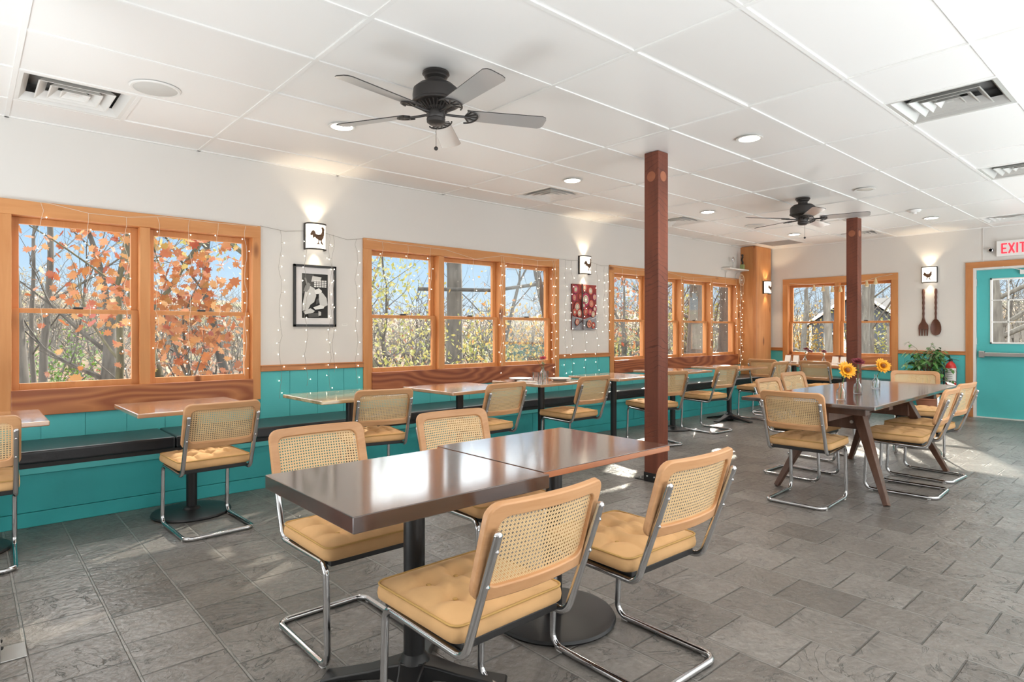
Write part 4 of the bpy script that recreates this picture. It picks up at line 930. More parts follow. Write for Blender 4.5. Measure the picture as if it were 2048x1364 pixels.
vase(5.32, 1.84, .75, 'bottle vase with a dark red flower, middle one on the trestle table', 'maroon', .25, (0, 0), h=.125, r=.034, grp='bottle vases on the trestle table')
vase(5.88, 1.89, .75, 'bottle vase with a half closed orange sunflower, farthest on the trestle table', 'sun', .20, (.0, -.05), h=.125, r=.034, grp='bottle vases on the trestle table')
t_ = vase(4.38, 4.46, .75, 'small clear vase with a pink flower on the laid window table', 'pink', .22, (-.0, -.0), h=.14, r=.035)
q = M(); q.tube([(0, 0, .1), (-.05, .03, .2), (-.14, .06, .30)], .0018, 5); q.tube([(0, 0, .1), (.03, -.01, .24), (.01, -.05, .30)], .0015, 5)
q.build('sprig', MT['green_stem'], t_)
vase(9.72, 4.12, .75, 'left bud vase with two dark red flowers at the far wall', 'maroon', .21, (0, -.02), h=.11, n=2)
vase(9.72, 3.84, .75, 'right bud vase with one dark red flower at the far wall', 'maroon', .18, (0, 0), h=.11)

# tableware
def plate(x, y, z, lab, r=.12, grp='white plates on the laid window table'):
    t = thing('dinner_plate', lab, 'plate', (x, y, z), 0, grp); M().lathe([(.0, .006), (r * .6, .006), (r * .7, .010), (r, .020), (r, .024), (r * .68, .014), (r * .6, .010), (0, .010)][::-1], seg=40).lathe([(r * .5, 0), (r * .55, .007), (r * .6, .006)], seg=30).build('dish', MT['porcelain'], t, 40); return t
plate(4.22, 4.62, .75, 'white plate at the far left of the laid window table'); plate(4.52, 4.36, .75, 'white plate on the near right side of the laid window table')
def tumbler(x, y, z, lab, r=.036, h=.085):
    t = thing('water_glass', lab, 'glass', (x, y, z), 0, 'clear water glasses'); M().lathe([(0, .001), (r * .85, .001), (r, h), (r * .93, h), (r * .8, .010), (0, .009)], seg=24).build('tumbler', MT['bottle'], t, 50)
tumbler(4.29, 4.47, .75, 'clear tumbler left of the pink flower vase'); tumbler(4.50, 4.55, .75, 'clear tumbler right of the pink flower vase')
tumbler(.07, 4.86, .75, 'clear tumbler on the table at the left edge of the photo', .04, .10)
for x, y, l in ((4.12, 4.42, 'folded white napkin on the near left of the laid window table'), (4.64, 4.46, 'folded white napkin at the right end of the laid window table')):
    t = thing('napkin', l, 'napkin', (x, y, .75), .2, 'white napkins'); M().box(-.05, -.09, 0, .05, .09, .006).box(-.05, -.088, .006, .047, .087, .011).build('cloth', MT['paper'], t, 0, .002)
    f = thing('dinner_fork', 'steel fork lying on the ' + l[7:], 'fork', (x, y, .7612), .2, 'steel forks on napkins'); q = M(); q.beam((0, -.08, .003), (0, .04, .003), .006, .003)
    for i in (-1, 0, 1): q.beam((i * .005, .035, .003), (i * .005, .08, .003), .002, .002)
    q.build('fork_body', MT['steel'], f, 0)
for y, l in ((4.46, 'white folded menu card standing at the column end of the far wall table'), (4.33, 'white folded menu card second from the column on the far wall table'), (3.74, 'white folded menu card just right of the right bud vase'), (3.62, 'white folded menu card nearest the farther post')):
    t = thing('menu_card', l, 'menu', (9.9, y, .75), 0, 'white menu cards on the far wall tables'); M().obox((-.018, 0, .055), (.002, .085, .112), Matrix.Rotation(.30, 3, 'Y')).obox((.018, 0, .055), (.002, .085, .112), Matrix.Rotation(-.30, 3, 'Y')).build('folded_card', MT['paper'], t, 0)
for x, y, l, r in ((9.62, 4.40, 'white saucer nearest the column on the far wall table', .07), (9.65, 4.25, 'small white bowl before the left bud vase', .055), (9.66, 3.56, 'white saucer at the post end of the far wall table', .07)): plate(x, y, .75, l, r, 'small white dishes on the far wall tables')
for x, y in ((9.60, 4.33),): t = thing('sauce_dish', 'tiny black dish on the far wall table between the white dishes', 'dish', (x, y - .0, .75)); M().lathe([(0, .0), (.022, 0), (.03, .018), (.024, .018), (0, .006)], seg=18).build('dish', MT['black'], t)
t = thing('paper_note', 'small crumpled white paper on the far right end of the trestle table', 'paper', (6.80, 1.56, .75), .4); M().add([(-.05, -.03, 0), (.05, -.035, .004), (.045, .03, .03), (-.04, .035, .012), (0, 0, .022), (.02, -.02, .0)], [(0, 1, 4), (1, 2, 4), (2, 3, 4), (3, 0, 4)]).build('sheet', MT['paper'], t, 0, fix=False)
t = thing('louvred_panel', 'small white louvred panel standing on the bench corner by the column', 'panel', (10.84, 4.93, .4872)); M().box(-.012, -.09, 0, .012, .09, .19).build('board', MT['white'], t, 0, .003)
q = M(); [q.box(-.016, -.075, .02 + i * .02, -.012, .075, .028 + i * .02) for i in range(8)]; q.build('louvres', MT['grey'], t, 0)

# corner shelf, figurine, spoon rack, dream catcher
t = thing('corner_shelf', 'white wall shelf on two brackets high beside the corner column', 'shelf', (10.0, YW, 2.30)); M().box(-.34, -.17, 0, .31, 0, .022).build('shelf_board', MT['white_metal'], t, 0, .006)
for x in (-.2, .15): M().tube(fillet([(x, -.008, -.13), (x, -.012, -.03), (x, -.14, -.005)], .06, 5), .006, 6).build('bracket', MT['white_metal'], t)
t = thing('wire_ornament', 'silver oval ornament on a thin stem on the white shelf', 'ornament', (9.92, 5.42, 2.3222)); M().cyl((0, 0, 0), (0, 0, .12), .004, 8).lathe([(.03, 0), (.03, .004), (.004, .006)]).build('stem', MT['steel'], t); M().ball((0, 0, .165), .03, 14, 8, (1, .5, 1.6)).build('oval_head', MT['chrome'], t)
t = thing('figurine', 'dark twisted figurine on a green block at the column end of the shelf', 'figurine', (10.2, 5.40, 2.3222)); M().box(-.03, -.03, 0, .03, .03, .09).build('block', plain('green_block', (.30, .38, .16), .6), t, 0, .004)
M().tube(fillet([(0, 0, .09), (.02, 0, .13), (-.03, 0, .17), (.01, 0, .21), (0, 0, .25)], .02, 4), .016, 8).ball((.0, 0, .25), .022, 10, 6).build('body', MT['bronze'], t)
M().tube(fillet([(.01, 0, .11), (.08, 0, .10), (.09, 0, .04)], .03, 5), .006, 6).build('tail', plain('copper_tail', (.55, .22, .10), .4), t)
t = thing('dream_catcher', 'cream woven dream catcher hanging below the shelf against the column', 'dream catcher', (10.18, 5.40, 2.14), 0)
M().tube([(.085 * math.cos(2 * PI * i / 28), 0, .095 * math.sin(2 * PI * i / 28)) for i in range(28)], .007, 6, closed=True).build('hoop', plain('cream_hoop', (.70, .50, .32), .7), t)
q = M()
for i in range(8): a, b = 2 * PI * i / 8, 2 * PI * (i + 3) / 8; q.cyl((.08 * math.cos(a), 0, .09 * math.sin(a)), (.08 * math.cos(b), 0, .09 * math.sin(b)), .0014, 4)
q.ball((0, 0, 0), .018, 8, 6, (1, .4, 1)); q.build('web', MT['wire'], t)
q = M()
for x, L_ in ((-.05, .16), (0, .24), (.05, .15)): q.cyl((x, 0, -.08), (x, 0, -.08 - L_), .0025, 4); q.ball((x, 0, -.08 - L_), .010, 6, 4, (1, .4, 2.5))
q.build('tassels', plain('tassel', (.75, .62, .45), .8), t); M().cyl((0, 0, .09), (0, 0, .16), .0015, 4).build('hanging_cord', MT['wire'], t)

# ---------------------------------------------------------------- curtain fairy lights
bulb_me = None
def fairy(name, label, top, drops, seed, wire='wire'):
    """top = points of the lead wire, drops = (point, length, swing, depth off the wall) of the hanging strands"""
    global bulb_me
    t = thing('string_light', label, 'string lights', top[0], 0, 'white fairy light curtains on the window wall'); o = Vector(top[0]); r_ = random.Random(seed); q = M(); q.tube([Vector(p) - o for p in top], .0016, 5); nb = 0
    for (x, y, z), L_, in drops:
        n_ = max(3, int(L_ / .055)); pts = [Vector((x, y, z)) - o]; ph = r_.uniform(0, 6)
        for i in range(1, n_ + 1): pts.append(Vector((x + .012 * math.sin(ph + i * .9) + r_.uniform(-.006, .006), y - .002 + r_.uniform(-.003, .002), z - L_ * i / n_)) - o)
        q.tube(pts, .0013, 4)
        for i in range(2, n_ + 1, 2):
            if nb >= 98: break
            p = pts[i]; d = Vector((r_.choice((-1, 1)) * r_.uniform(.012, .03), -.004, r_.uniform(-.012, .012))); q.cyl(p, p + d, .0013, 4)
            if bulb_me is None: b = M().ball((0, 0, 0), .0034, 8, 5, (1, 1, 1.3)).build('bulb', MT['bulb'], t); bulb_me = b
            else: b = bulb_me.copy(); C.objects.link(b); b.parent = t
            b.location = p + d; nb += 1
    q.build('wire', MT[wire], t, 60)
yw = YW - .030
def drop_line(xs, z, L_, y=yw - .006, s=0): r_ = random.Random(s); return [((x, y, z + (0 if isinstance(z, (int, float)) else 0)), L_ * r_.uniform(.85, 1.0)) for x in xs]
fairy('a', 'fairy lights draped over the first window beside the left photo edge', [(.15, yw, 2.17), (.45, yw, 2.16), (.68, yw, 2.12), (.92, yw, 2.12), (1.18, yw, 2.155), (1.55, yw, 2.15), (1.9, yw, 2.16)],
      [((.40, yw, 2.16), .9), ((.68, yw, 2.12), .75), ((.92, yw, 2.12), 1.15), ((1.13, yw, 2.15), 1.2), ((1.36, yw, 2.15), 1.25), ((1.58, yw, 2.15), .80), ((1.80, yw, 2.15), 1.28)], 1)
yl = YW - .012
fairy('b', 'fairy lights hanging around the framed photograph down to the bench', [(1.93, yl, 2.17), (2.15, yl, 2.145), (2.33, yl, 2.17), (2.52, yl, 2.17), (2.75, yl, 2.13), (2.92, yl, 2.155)],
      [((2.10, yl - .014, 2.15), 1.5), ((2.33, yl - .03, 2.17), 1.42), ((2.56, yl - .03, 2.16), 1.5), ((2.60, yl - .014, 2.16), 1.3), ((2.84, yl - .014, 2.14), 1.4)], 2, 'wire_dark')
fairy('c', 'fairy lights draped over the triple window', [(2.95, yw, 2.15), (3.2, yw, 2.14), (3.9, yw, 2.13), (4.3, yw, 2.06), (4.7, yw, 2.13), (5.3, yw, 2.12), (5.62, yw, 2.15)],
      [((3.12, yw, 2.14), .5), ((3.42, yw, 2.13), .9), ((3.70, yw, 2.13), .55), ((4.28, yw, 2.06), .75), ((4.69, yw - .0, 2.12), 1.35), ((4.72, yw, 2.12), 1.2), ((5.02, yw, 2.12), .5), ((5.28, yw, 2.12), .8), ((5.58, yw, 2.14), 1.5), ((5.54, yw, 2.14), 1.35)], 3)
fairy('d', 'fairy lights hanging around the fruit painting', [(5.67, yl, 2.17), (5.85, yl, 2.165), (6.05, yl, 2.18), (6.25, yl, 2.18), (6.5, yl, 2.14), (6.68, yl, 2.15)],
      [((5.78, yl - .014, 2.16), 1.45), ((5.90, yl - .014, 2.16), 1.5), ((6.14, yl - .03, 2.0), 1.35), ((6.38, yl - .03, 2.16), 1.5), ((6.55, yl - .014, 2.13), .9), ((6.64, yl - .014, 2.14), 1.0)], 4, 'wire_dark')
fairy('e', 'fairy lights draped over the last window before the corner column', [(6.70, yw, 2.15), (7.2, yw, 2.13), (8.0, yw, 2.15), (8.6, yw, 2.09), (9.3, yw, 2.14), (10.2, yw, 2.15)],
      [((6.95, yw, 2.13), .45), ((7.25, yw, 2.13), .9), ((7.58, yw, 2.14), 1.2), ((8.42, yw, 2.11), 1.3), ((8.75, yw, 2.1), .4), ((9.28, yw, 2.13), 1.2), ((9.75, yw, 2.14), .4), ((10.12, yw, 2.14), .9)], 5)
fairy('f', 'fairy lights running down the edge between the last window and the corner column', [(10.24, yw, 2.10), (10.27, yw, 2.0), (10.26, yw, 1.8)],
      [((10.25, yw - .005, 2.05), 1.42), ((10.28, yw - .02, 2.0), 1.3)], 6)
t = thing('novelty_string_light', 'white cord of tiny lantern figures across the far wall window', 'string lights', (XF - .035, 4.9, 2.09)); q = M(); P = [(0, 0, 0), (0, -.35, -.04), (0, -.75, -.09), (0, -1.05, -.08), (0, -1.4, .02), (0, -1.62, .05)]; q.tube(P, .003, 6); q.build('cord', MT['wire'], t)
for y, z in ((-.42, -.05), (-.57, -.065), (-.72, -.085), (-.85, -.09), (-.98, -.085), (-1.25, -.02), (-1.38, .01)):
    q = M(); q.lathe([(.008, 0), (.014, -.02), (.03, -.08), (.028, -.10), (.01, -.105)], (0, y, z), 10); q.build('lantern', plain('cream_lantern', (.72, .58, .34), .6), t)
# ---------------------------------------------------------------- outdoors: yard, woods, neighbour's house
def gz(x, y):
    r = max(y - 6, x - 12, 0); s_ = min(1, max(0, (r - 24) / 50)); s_ = s_ * s_ * (3 - 2 * s_)
    return -.45 - min(r, 6) * .05 + .10 * math.sin(x * .31 + y * .17) + .08 * math.sin(y * .43 - x * .2) + s_ * (4.2 + 1.2 * math.sin(x * .06 + 1) + .8 * math.sin(y * .09))
q = M(); nx_, ny_ = 90, 80; X0_, X1_, Y0_, Y1_ = -60, 120, -50, 110
def gp(i, j):
    x = X0_ + (X1_ - X0_) * i / nx_; y = Y0_ + (Y1_ - Y0_) * j / ny_; return (x, y, gz(x, y))
q.add([gp(i, j) for i in range(nx_ + 1) for j in range(ny_ + 1)], [(i * (ny_ + 1) + j, (i + 1) * (ny_ + 1) + j, (i + 1) * (ny_ + 1) + j + 1, i * (ny_ + 1) + j + 1) for i in range(nx_) for j in range(ny_)])
def ground_mat():
    m_, t, b = newmat('leaf_covered_ground'); co = coords(t); n1 = N(t, 'ShaderNodeTexNoise', Scale=.22, Detail=4.0); n2 = N(t, 'ShaderNodeTexVoronoi', Scale=7.0); n3 = N(t, 'ShaderNodeTexNoise', Scale=2.4, Detail=6.0)
    for n in (n1, n2, n3): t.links.new(co, n.inputs['Vector'])
    a = ramp(t, n2.outputs['Color'], [(.1, (0.080, 0.045, 0.025)), (.5, (0.160, 0.100, 0.055)), (.8, (0.240, 0.160, 0.095)), (.95, (0.250, 0.110, 0.050))])
    a = mixc(t, ramp(t, n3.outputs[0], [(.45, (0, 0, 0)), (.65, (1, 1, 1))]), a, (0.043, 0.030, 0.021))
    a = mixc(t, ramp(t, n1.outputs[0], [(.52, (0, 0, 0)), (.64, (.8, .8, .8))]), a, (0.100, 0.110, 0.035)); t.links.new(a, b.inputs['Base Color']); b.inputs['Roughness'].default_value = .95; bump(t, b, n3.outputs[0], .6, .08); return m_
o = q.build('ground', ground_mat(), smooth=60); o['kind'] = 'structure'
q = M().box(-4, 5.75, -.42, 17.5, 12.5, -.36).box(11.3, -8, -.42, 17.5, 5.75, -.36)  # unseen pale ground added to bounce daylight up to the ceiling
q.build('bounce_ground', plain('pale_bounce', (.75, .74, .72), .9, var=.12, vs=30), None, 0)['kind'] = 'structure'
def bark(name, c1, c2): 
    m_, t, b = newmat(name); n = N(t, 'ShaderNodeTexNoise', Scale=1.0, Detail=5.0); t.links.new(coords(t, (14, 14, 3)), n.inputs['Vector']); t.links.new(ramp(t, n.outputs[0], [(.3, c1), (.7, c2)]), b.inputs['Base Color']); b.inputs['Roughness'].default_value = .9; bump(t, b, n.outputs[0], .7, .02); return m_
BK = {'grey': bark('grey_bark', (0.033, 0.028, 0.023), (0.088, 0.076, 0.064)), 'olive': bark('mossy_bark', (0.036, 0.029, 0.014), (0.081, 0.070, 0.036)), 'pale': bark('pale_bark', (0.065, 0.055, 0.046), (0.137, 0.124, 0.104)), 'dark': bark('dark_bark', (0.016, 0.014, 0.012), (0.046, 0.039, 0.033))}
def leafmat(name, cols):
    m_, t, b = newmat(name); g = N(t, 'ShaderNodeNewGeometry'); t.links.new(ramp(t, g.outputs['Random Per Island'], [(i / max(1, len(cols) - 1), c) for i, c in enumerate(cols)]), b.inputs['Base Color']); b.inputs['Roughness'].default_value = .6
    tl = N(t, 'ShaderNodeBsdfTranslucent'); mx = N(t, 'ShaderNodeMixShader'); mx.inputs[0].default_value = .30; o = t.nodes['Material Output']
    t.links.new(ramp(t, g.outputs['Random Per Island'], [(i / max(1, len(cols) - 1), tuple(min(1, v * 1.15) for v in c)) for i, c in enumerate(cols)]), tl.inputs[0]); t.links.new(b.outputs[0], mx.inputs[1]); t.links.new(tl.outputs[0], mx.inputs[2]); t.links.new(mx.outputs[0], o.inputs[0]); return m_
LM = {'orange': leafmat('orange_leaves', [(0.231, 0.055, 0.013), (0.277, 0.105, 0.025), (0.189, 0.025, 0.008), (0.302, 0.151, 0.042), (0.244, 0.076, 0.029)]), 'yellow': leafmat('yellow_green_leaves', [(0.189, 0.176, 0.034), (0.286, 0.244, 0.067), (0.126, 0.143, 0.029), (0.336, 0.294, 0.126)]),
      'gold': leafmat('golden_leaves', [(0.294, 0.189, 0.034), (0.336, 0.252, 0.076), (0.252, 0.143, 0.025), (0.277, 0.118, 0.034)]), 'green': leafmat('green_leaves', [(0.059, 0.126, 0.017), (0.101, 0.176, 0.025), (0.042, 0.084, 0.013)]), 'rust': leafmat('rust_leaves', [(0.168, 0.046, 0.017), (0.218, 0.076, 0.025), (0.126, 0.042, 0.021), (0.235, 0.126, 0.050)])}
STAR = [(0, 0), (.16, .12), (.42, .05), (.34, .28), (.56, .44), (.30, .52), (.32, .78), (.12, .70), (0, 1.0), (-.12, .70), (-.32, .78), (-.30, .52), (-.56, .44), (-.34, .28), (-.42, .05), (-.16, .12)]
DIA = [(0, 0), (.28, .45), (0, 1), (-.28, .45)]
def scatter(q, pts, n, size, spread, r_, shape):
    for i in range(n):
        c = r_.choice(pts) + Vector((r_.gauss(0, spread), r_.gauss(0, spread), r_.gauss(0, spread * .7))); R = Matrix.Rotation(r_.uniform(0, 6.28), 3, 'Z') @ Matrix.Rotation(r_.uniform(-1.3, 1.3), 3, 'X') @ Matrix.Rotation(r_.uniform(-1.3, 1.3), 3, 'Y'); s_ = size * r_.uniform(.6, 1.2)
        q.add([c + R @ Vector((u * s_, v * s_, 0)) for u, v in shape], [tuple(range(len(shape)))])
def tree(x, y, label, r=.14, h=9, bk='grey', leaves=None, nl=0, ls=.1, seed=1, lean=(0, 0), fork=.45, big=True, depth=4, spread=.25, name='tree', zmax=None, extra=(), shape=None, twist=1.0):
    z0 = gz(x, y) - .15; t = thing(name, label, 'tree', (x, y, z0)); r_ = random.Random(seed); q = M(); tips = []
    def grow(p, d, L, rr, dp):
        n = 5; P = [p]; R = [rr]; dd = d.copy()
        for i in range(n):
            dd = (dd + Vector((r_.uniform(-1, 1), r_.uniform(-1, 1), r_.uniform(-.3, .7))) * .13 * twist).normalized(); P.append(P[-1] + dd * L / n); R.append(rr * (1 - .45 * (i + 1) / n))
            if dp < depth and i >= 1 and r_.random() < .65:
                a = r_.uniform(0, 6.28); s_ = Vector((math.cos(a), math.sin(a), r_.uniform(-.1, .7))).normalized(); grow(P[-1], (dd * .35 + s_).normalized(), L * r_.uniform(.35, .6), R[-1] * .42, dp + (2 if dp == 0 else 1))
        q.tube(P, R, 9 if dp == 0 else 5 if dp < 3 else 3, caps=False)
        if dp >= 2: tips.extend(P[2:])
        if dp < depth:
            for k_ in range(2):
                a = r_.uniform(0, 6.28); s_ = Vector((math.cos(a), math.sin(a), r_.uniform(.3, 1.2))).normalized(); grow(P[-1], (dd + s_ * .8).normalized(), L * r_.uniform(.5, .75), R[-1] * .75, dp + 1)
    d0 = Vector((lean[0], lean[1], 1)).normalized(); grow(Vector((0, 0, 0)), d0, h * fork, r, 0)
    for p0, p1, er in extra: P = [Vector(p0), (Vector(p0) + Vector(p1)) / 2 + Vector((0, 0, -.12)), Vector(p1)]; q.tube(fillet(P, 1.5, 5), er, 7); tips.extend([Vector(p0).lerp(Vector(p1), f_) for f_ in (.3, .5, .7, .9, 1)])
    q.build('trunk_and_branches', BK[bk], t, 60, fix=False)
    if leaves and tips:
        if zmax: tips = [p for p in tips if p.z < zmax] or tips
        l = M(); scatter(l, tips, nl, ls, spread, r_, shape or (STAR if big else DIA)); fo = l.build('foliage', LM[leaves], t, 0, fix=False); fo['kind'] = 'stuff'
    return t
def shrub(x, y, label, col, w_, h, n, ls, seed, bk='grey', big=False, name='shrub', z0=0):
    r_ = random.Random(seed); t = thing(name, label, 'shrub', (x, y, gz(x, y) - .05)); q = M(); tips = []
    for i in range(14):
        a = r_.uniform(0, 6.28); e_ = Vector((math.cos(a) * w_ * r_.uniform(.2, 1), math.sin(a) * w_ * r_.uniform(.2, 1), h * r_.uniform(.5, 1))); m_ = e_ * .5 + Vector((r_.uniform(-.1, .1), r_.uniform(-.1, .1), .1 * h)); q.tube(fillet([Vector((0, 0, 0)), m_, e_], .4, 3), .012, 4)
        tips += [m_, m_.lerp(e_, .3), m_.lerp(e_, .6), e_]
        for k_ in range(5): s_ = r_.choice(tips); f_ = s_ + Vector((r_.uniform(-1, 1), r_.uniform(-1, 1), r_.uniform(-.2, 1))) * w_ * .4; q.tube([s_, f_], .005, 3); tips.append(f_)
    q.build('stems', BK[bk], t, 60, fix=False); l = M(); scatter(l, [p for p in tips if p.z > z0], n, ls, w_ * .2, r_, STAR if big else DIA); l.build('foliage', LM[col], t, 0, fix=False)['kind'] = 'stuff'; return t
def TR(pxx, d, label, **kw): x, y = px(pxx, d); kw.setdefault('zmax', 1.9 + .2 * d); return tree(x, y, label, **kw)
# behind the first window
TR(52, 9.5, 'dark leaning tree at the left edge of the first window', r=.15, h=12, bk='grey', seed=11, lean=(-.05, .02), leaves='orange', nl=40, ls=.14)
TR(70, 12.5, 'thin straight bare tree just right of the leaning one in the first window', r=.055, h=9, bk='grey', seed=12, twist=.6)
TR(90, 12, 'slim bare tree in the left pane of the first window', r=.085, h=10, bk='grey', seed=13, twist=.6)
TR(196, 10, 'forked tree in the right part of the left pane of the first window', r=.15, h=7.5, bk='grey', seed=24, fork=.30, leaves='orange', nl=60, ls=.13, twist=.8)
TR(222, 8.6, 'orange-leaved maple at the right edge of the left pane of the first window', r=.07, h=6, bk='olive', seed=15, leaves='orange', nl=190, ls=.12, spread=.22)
TR(345, 8.8, 'mossy leaning tree in the middle of the right pane of the first window', r=.14, h=8, bk='olive', seed=26, lean=(-.25, .1), leaves='gold', nl=160, ls=.13)
TR(405, 7.4, 'red and orange maple filling the right pane of the first window', r=.05, h=4.2, bk='grey', seed=17, fork=.30, leaves='orange', nl=560, ls=.115, spread=.28)
TR(470, 13, 'tangled bare tree at the right edge of the first window', r=.12, h=9, bk='dark', seed=18, fork=.35, depth=4)
TR(145, 19, 'distant thin tree in the middle of the left pane of the first window', r=.05, h=8, bk='grey', seed=19)
x, y = px(112, 15); shrub(x, y, 'bright green bush behind the first window', 'green', 1.3, 1.5, 900, .10, 31)
x, y = px(95, 8); shrub(x, y, 'low red-leaved sapling in the lower left pane of the first window', 'orange', .5, 1.1, 60, .15, 32, big=True, z0=.5)
x, y = px(165, 9); shrub(x, y, 'low rusty sapling in the lower middle of the first window', 'rust', .6, 1.0, 50, .15, 33, big=True, z0=.4)
x, y = px(430, 8.5); shrub(x, y, 'rusty shrub low in the right pane of the first window', 'rust', .9, 1.5, 220, .13, 34, big=True)
x, y = px(330, 8.2); shrub(x, y, 'yellow-leaved shrub low in the right pane of the first window', 'gold', .6, 1.0, 110, .11, 35, big=True)
# behind the triple window
TR(835, 10, 'thick diagonal tree in the left part of the triple window', r=.20, h=11, bk='olive', seed=41, lean=(-.55, .35), leaves='yellow', nl=420, ls=.10, big=False, spread=.35)
TR(903, 13, 'thick upright trunk in the middle pane of the triple window', r=.20, h=16, bk='grey', seed=42, fork=.5, twist=.35)
TR(790, 15, 'leafy yellow-green tree behind the left pane of the triple window', r=.10, h=7, bk='grey', seed=43, leaves='yellow', nl=1100, ls=.12, big=False, spread=.45, fork=.3)
TR(745, 18, 'brown twiggy tree at the left edge of the triple window', r=.12, h=10, bk='grey', seed=44, leaves='rust', nl=300, ls=.12, big=False, fork=.3)
TR(1120, 14, 'bare branching tree reaching into the right pane of the triple window', r=.13, h=8, bk='dark', seed=45, lean=(-.12, 0), extra=(((0, 0, 3.2), (-3.4, .6, 2.9), .04), ((0, 0, 4.6), (-3.0, 1.0, 5.6), .05)))
TR(982, 16, 'slender dark tree by the mullion of the triple window', r=.07, h=8, bk='dark', seed=46)
x, y = px(1050, 12); shrub(x, y, 'orange and gold bush in the lower right pane of the triple window', 'gold', 1.2, 1.9, 800, .10, 51)
x, y = px(800, 11); shrub(x, y, 'pale yellow-green bush low in the left pane of the triple window', 'yellow', 1.3, 1.9, 900, .09, 52)
x, y = px(955, 22); shrub(x, y, 'yellow reedy bush behind the middle pane of the triple window', 'yellow', 2.2, 2.0, 1000, .12, 53)
x, y = px(1085, 22); shrub(x, y, 'distant golden bush at the right end of the triple window', 'gold', 2.2, 2.2, 900, .12, 54)
# behind the last window of the left wall
TR(1248, 16, 'red-leaved tree in the left pane of the last left-wall window', r=.10, h=7, bk='grey', seed=61, fork=.3, leaves='orange', nl=900, ls=.13, big=False, spread=.4)
TR(1385, 15, 'broad dark trunk behind the last left-wall window, right of the nearer post', r=.24, h=15, bk='grey', seed=62, fork=.5, twist=.4, leaves='yellow', nl=300, ls=.12, big=False)
TR(1440, 18, 'dark tree in the rightmost pane of the last left-wall window', r=.22, h=12, bk='dark', seed=63, fork=.4)
TR(1275, 22, 'bare tree between the panes of the last left-wall window', r=.12, h=9, bk='grey', seed=64)
x, y = px(1405, 26); shrub(x, y, 'yellow bush behind the last left-wall window', 'yellow', 2.2, 4.0, 1300, .14, 65)
x, y = px(1240, 20); shrub(x, y, 'olive bush low behind the last left-wall window', 'yellow', 1.8, 2.2, 800, .11, 66)
# behind the far wall window
TR(1612, 20, 'pale bare tree in the left sash of the far wall window', r=.11, h=10, bk='pale', seed=71, fork=.35)
TR(1662, 17, 'pale tree beside the mullion of the far wall window', r=.12, h=13, bk='pale', seed=72, twist=.5, extra=(((0, 0, 4.2), (-.6, 4.2, 4.4), .10),))
TR(1597, 26, 'thin leaning tree at the left side of the far wall window', r=.14, h=9, bk='grey', seed=73, lean=(0, .15))
TR(1728, 18, 'stout pale trunk just right of the farther post', r=.15, h=13, bk='pale', seed=74, twist=.4)
TR(1742, 21, 'second pale trunk in the right sash of the far wall window', r=.10, h=12, bk='pale', seed=75, twist=.5)
x, y = px(1780, 24); shrub(x, y, 'yellow bush in the right sash of the far wall window', 'yellow', 1.9, 2.4, 900, .12, 76)
x, y = px(1605, 30); shrub(x, y, 'golden bush beside the blue tarp', 'gold', 1.6, 2.4, 700, .14, 77)
# behind the door
TR(1996, 17, 'thick bare trunk seen through the door glass', r=.20, h=12, bk='pale', seed=81, twist=.4, extra=(((0, 0, 1.9), (1.4, -4.2, 4.6), .07), ((0, 0, 3.0), (1.0, -4.0, 5.6), .06), ((0, 0, 1.4), (-.5, -4.0, 3.2), .05)))
TR(2045, 24, 'bare tree at the right edge of the door glass', r=.12, h=8, bk='grey', seed=82, fork=.3)
# woods beyond: bare brush nobody could count
r_ = random.Random(99); q = M()
for i in range(1500):
    pxx = r_.uniform(-60, 2120); d = r_.uniform(24, 52); x, y = px(pxx, d)
    if 1560 < pxx < 1830 and d > 25: d = r_.uniform(45, 60); x, y = px(pxx, d)
    z = gz(x, y); h = r_.uniform(1.0, 3.2) * (1 if pxx < 1150 else 1.5); P = [Vector((x, y, z))]
    for k_ in range(3): P.append(P[-1] + Vector((r_.uniform(-.35, .35), r_.uniform(-.35, .35), h / 3)))
    q.tube(P, [.05, .035, .02, .008], 3, caps=False)
    for k_ in range(6): a = P[r_.choice((1, 2, 3))]; q.tube([a, a + Vector((r_.uniform(-1.2, 1.2), r_.uniform(-1.2, 1.2), r_.uniform(.2, 1.4)))], [.018, .006], 3, caps=False)
tag(q.build('bare_brush', BK['pale'], None, 0, fix=False), 'dense pale bare brush covering the slope behind the garden trees', 'brush', None, 'stuff')
q = M(); pts = []
for i in range(300): x, y = px(r_.uniform(-60, 2120), r_.uniform(28, 58)); pts.append(Vector((x, y, gz(x, y) + r_.uniform(.2, 2.2))))
scatter(q, pts, 9000, .24, .8, r_, DIA); tag(q.build('distant_foliage', leafmat('far_autumn_leaves', [(0.225, 0.189, 0.108), (0.279, 0.234, 0.135), (0.207, 0.135, 0.072), (0.171, 0.162, 0.081)]), None, 0, fix=False), 'thin tan and gold autumn foliage on the distant slope', 'foliage', None, 'stuff')
q = M(); pts = []
for i in range(700): x, y = px(r_.uniform(-60, 1400), r_.uniform(12, 28)); pts.append(Vector((x, y, gz(x, y) + .03)))
scatter(q, pts, 7000, .12, .5, r_, DIA); q.v = [(a if b > 6.2 or a > 11.6 else 11.6 + (a - 11.6) * -.1, b, max(c, gz(a, b) + .01)) for a, b, c in q.v]; tag(q.build('fallen_leaves', LM['rust'], None, 0, fix=False), 'fallen brown and orange leaves strewn over the woodland floor', 'leaves', None, 'stuff')

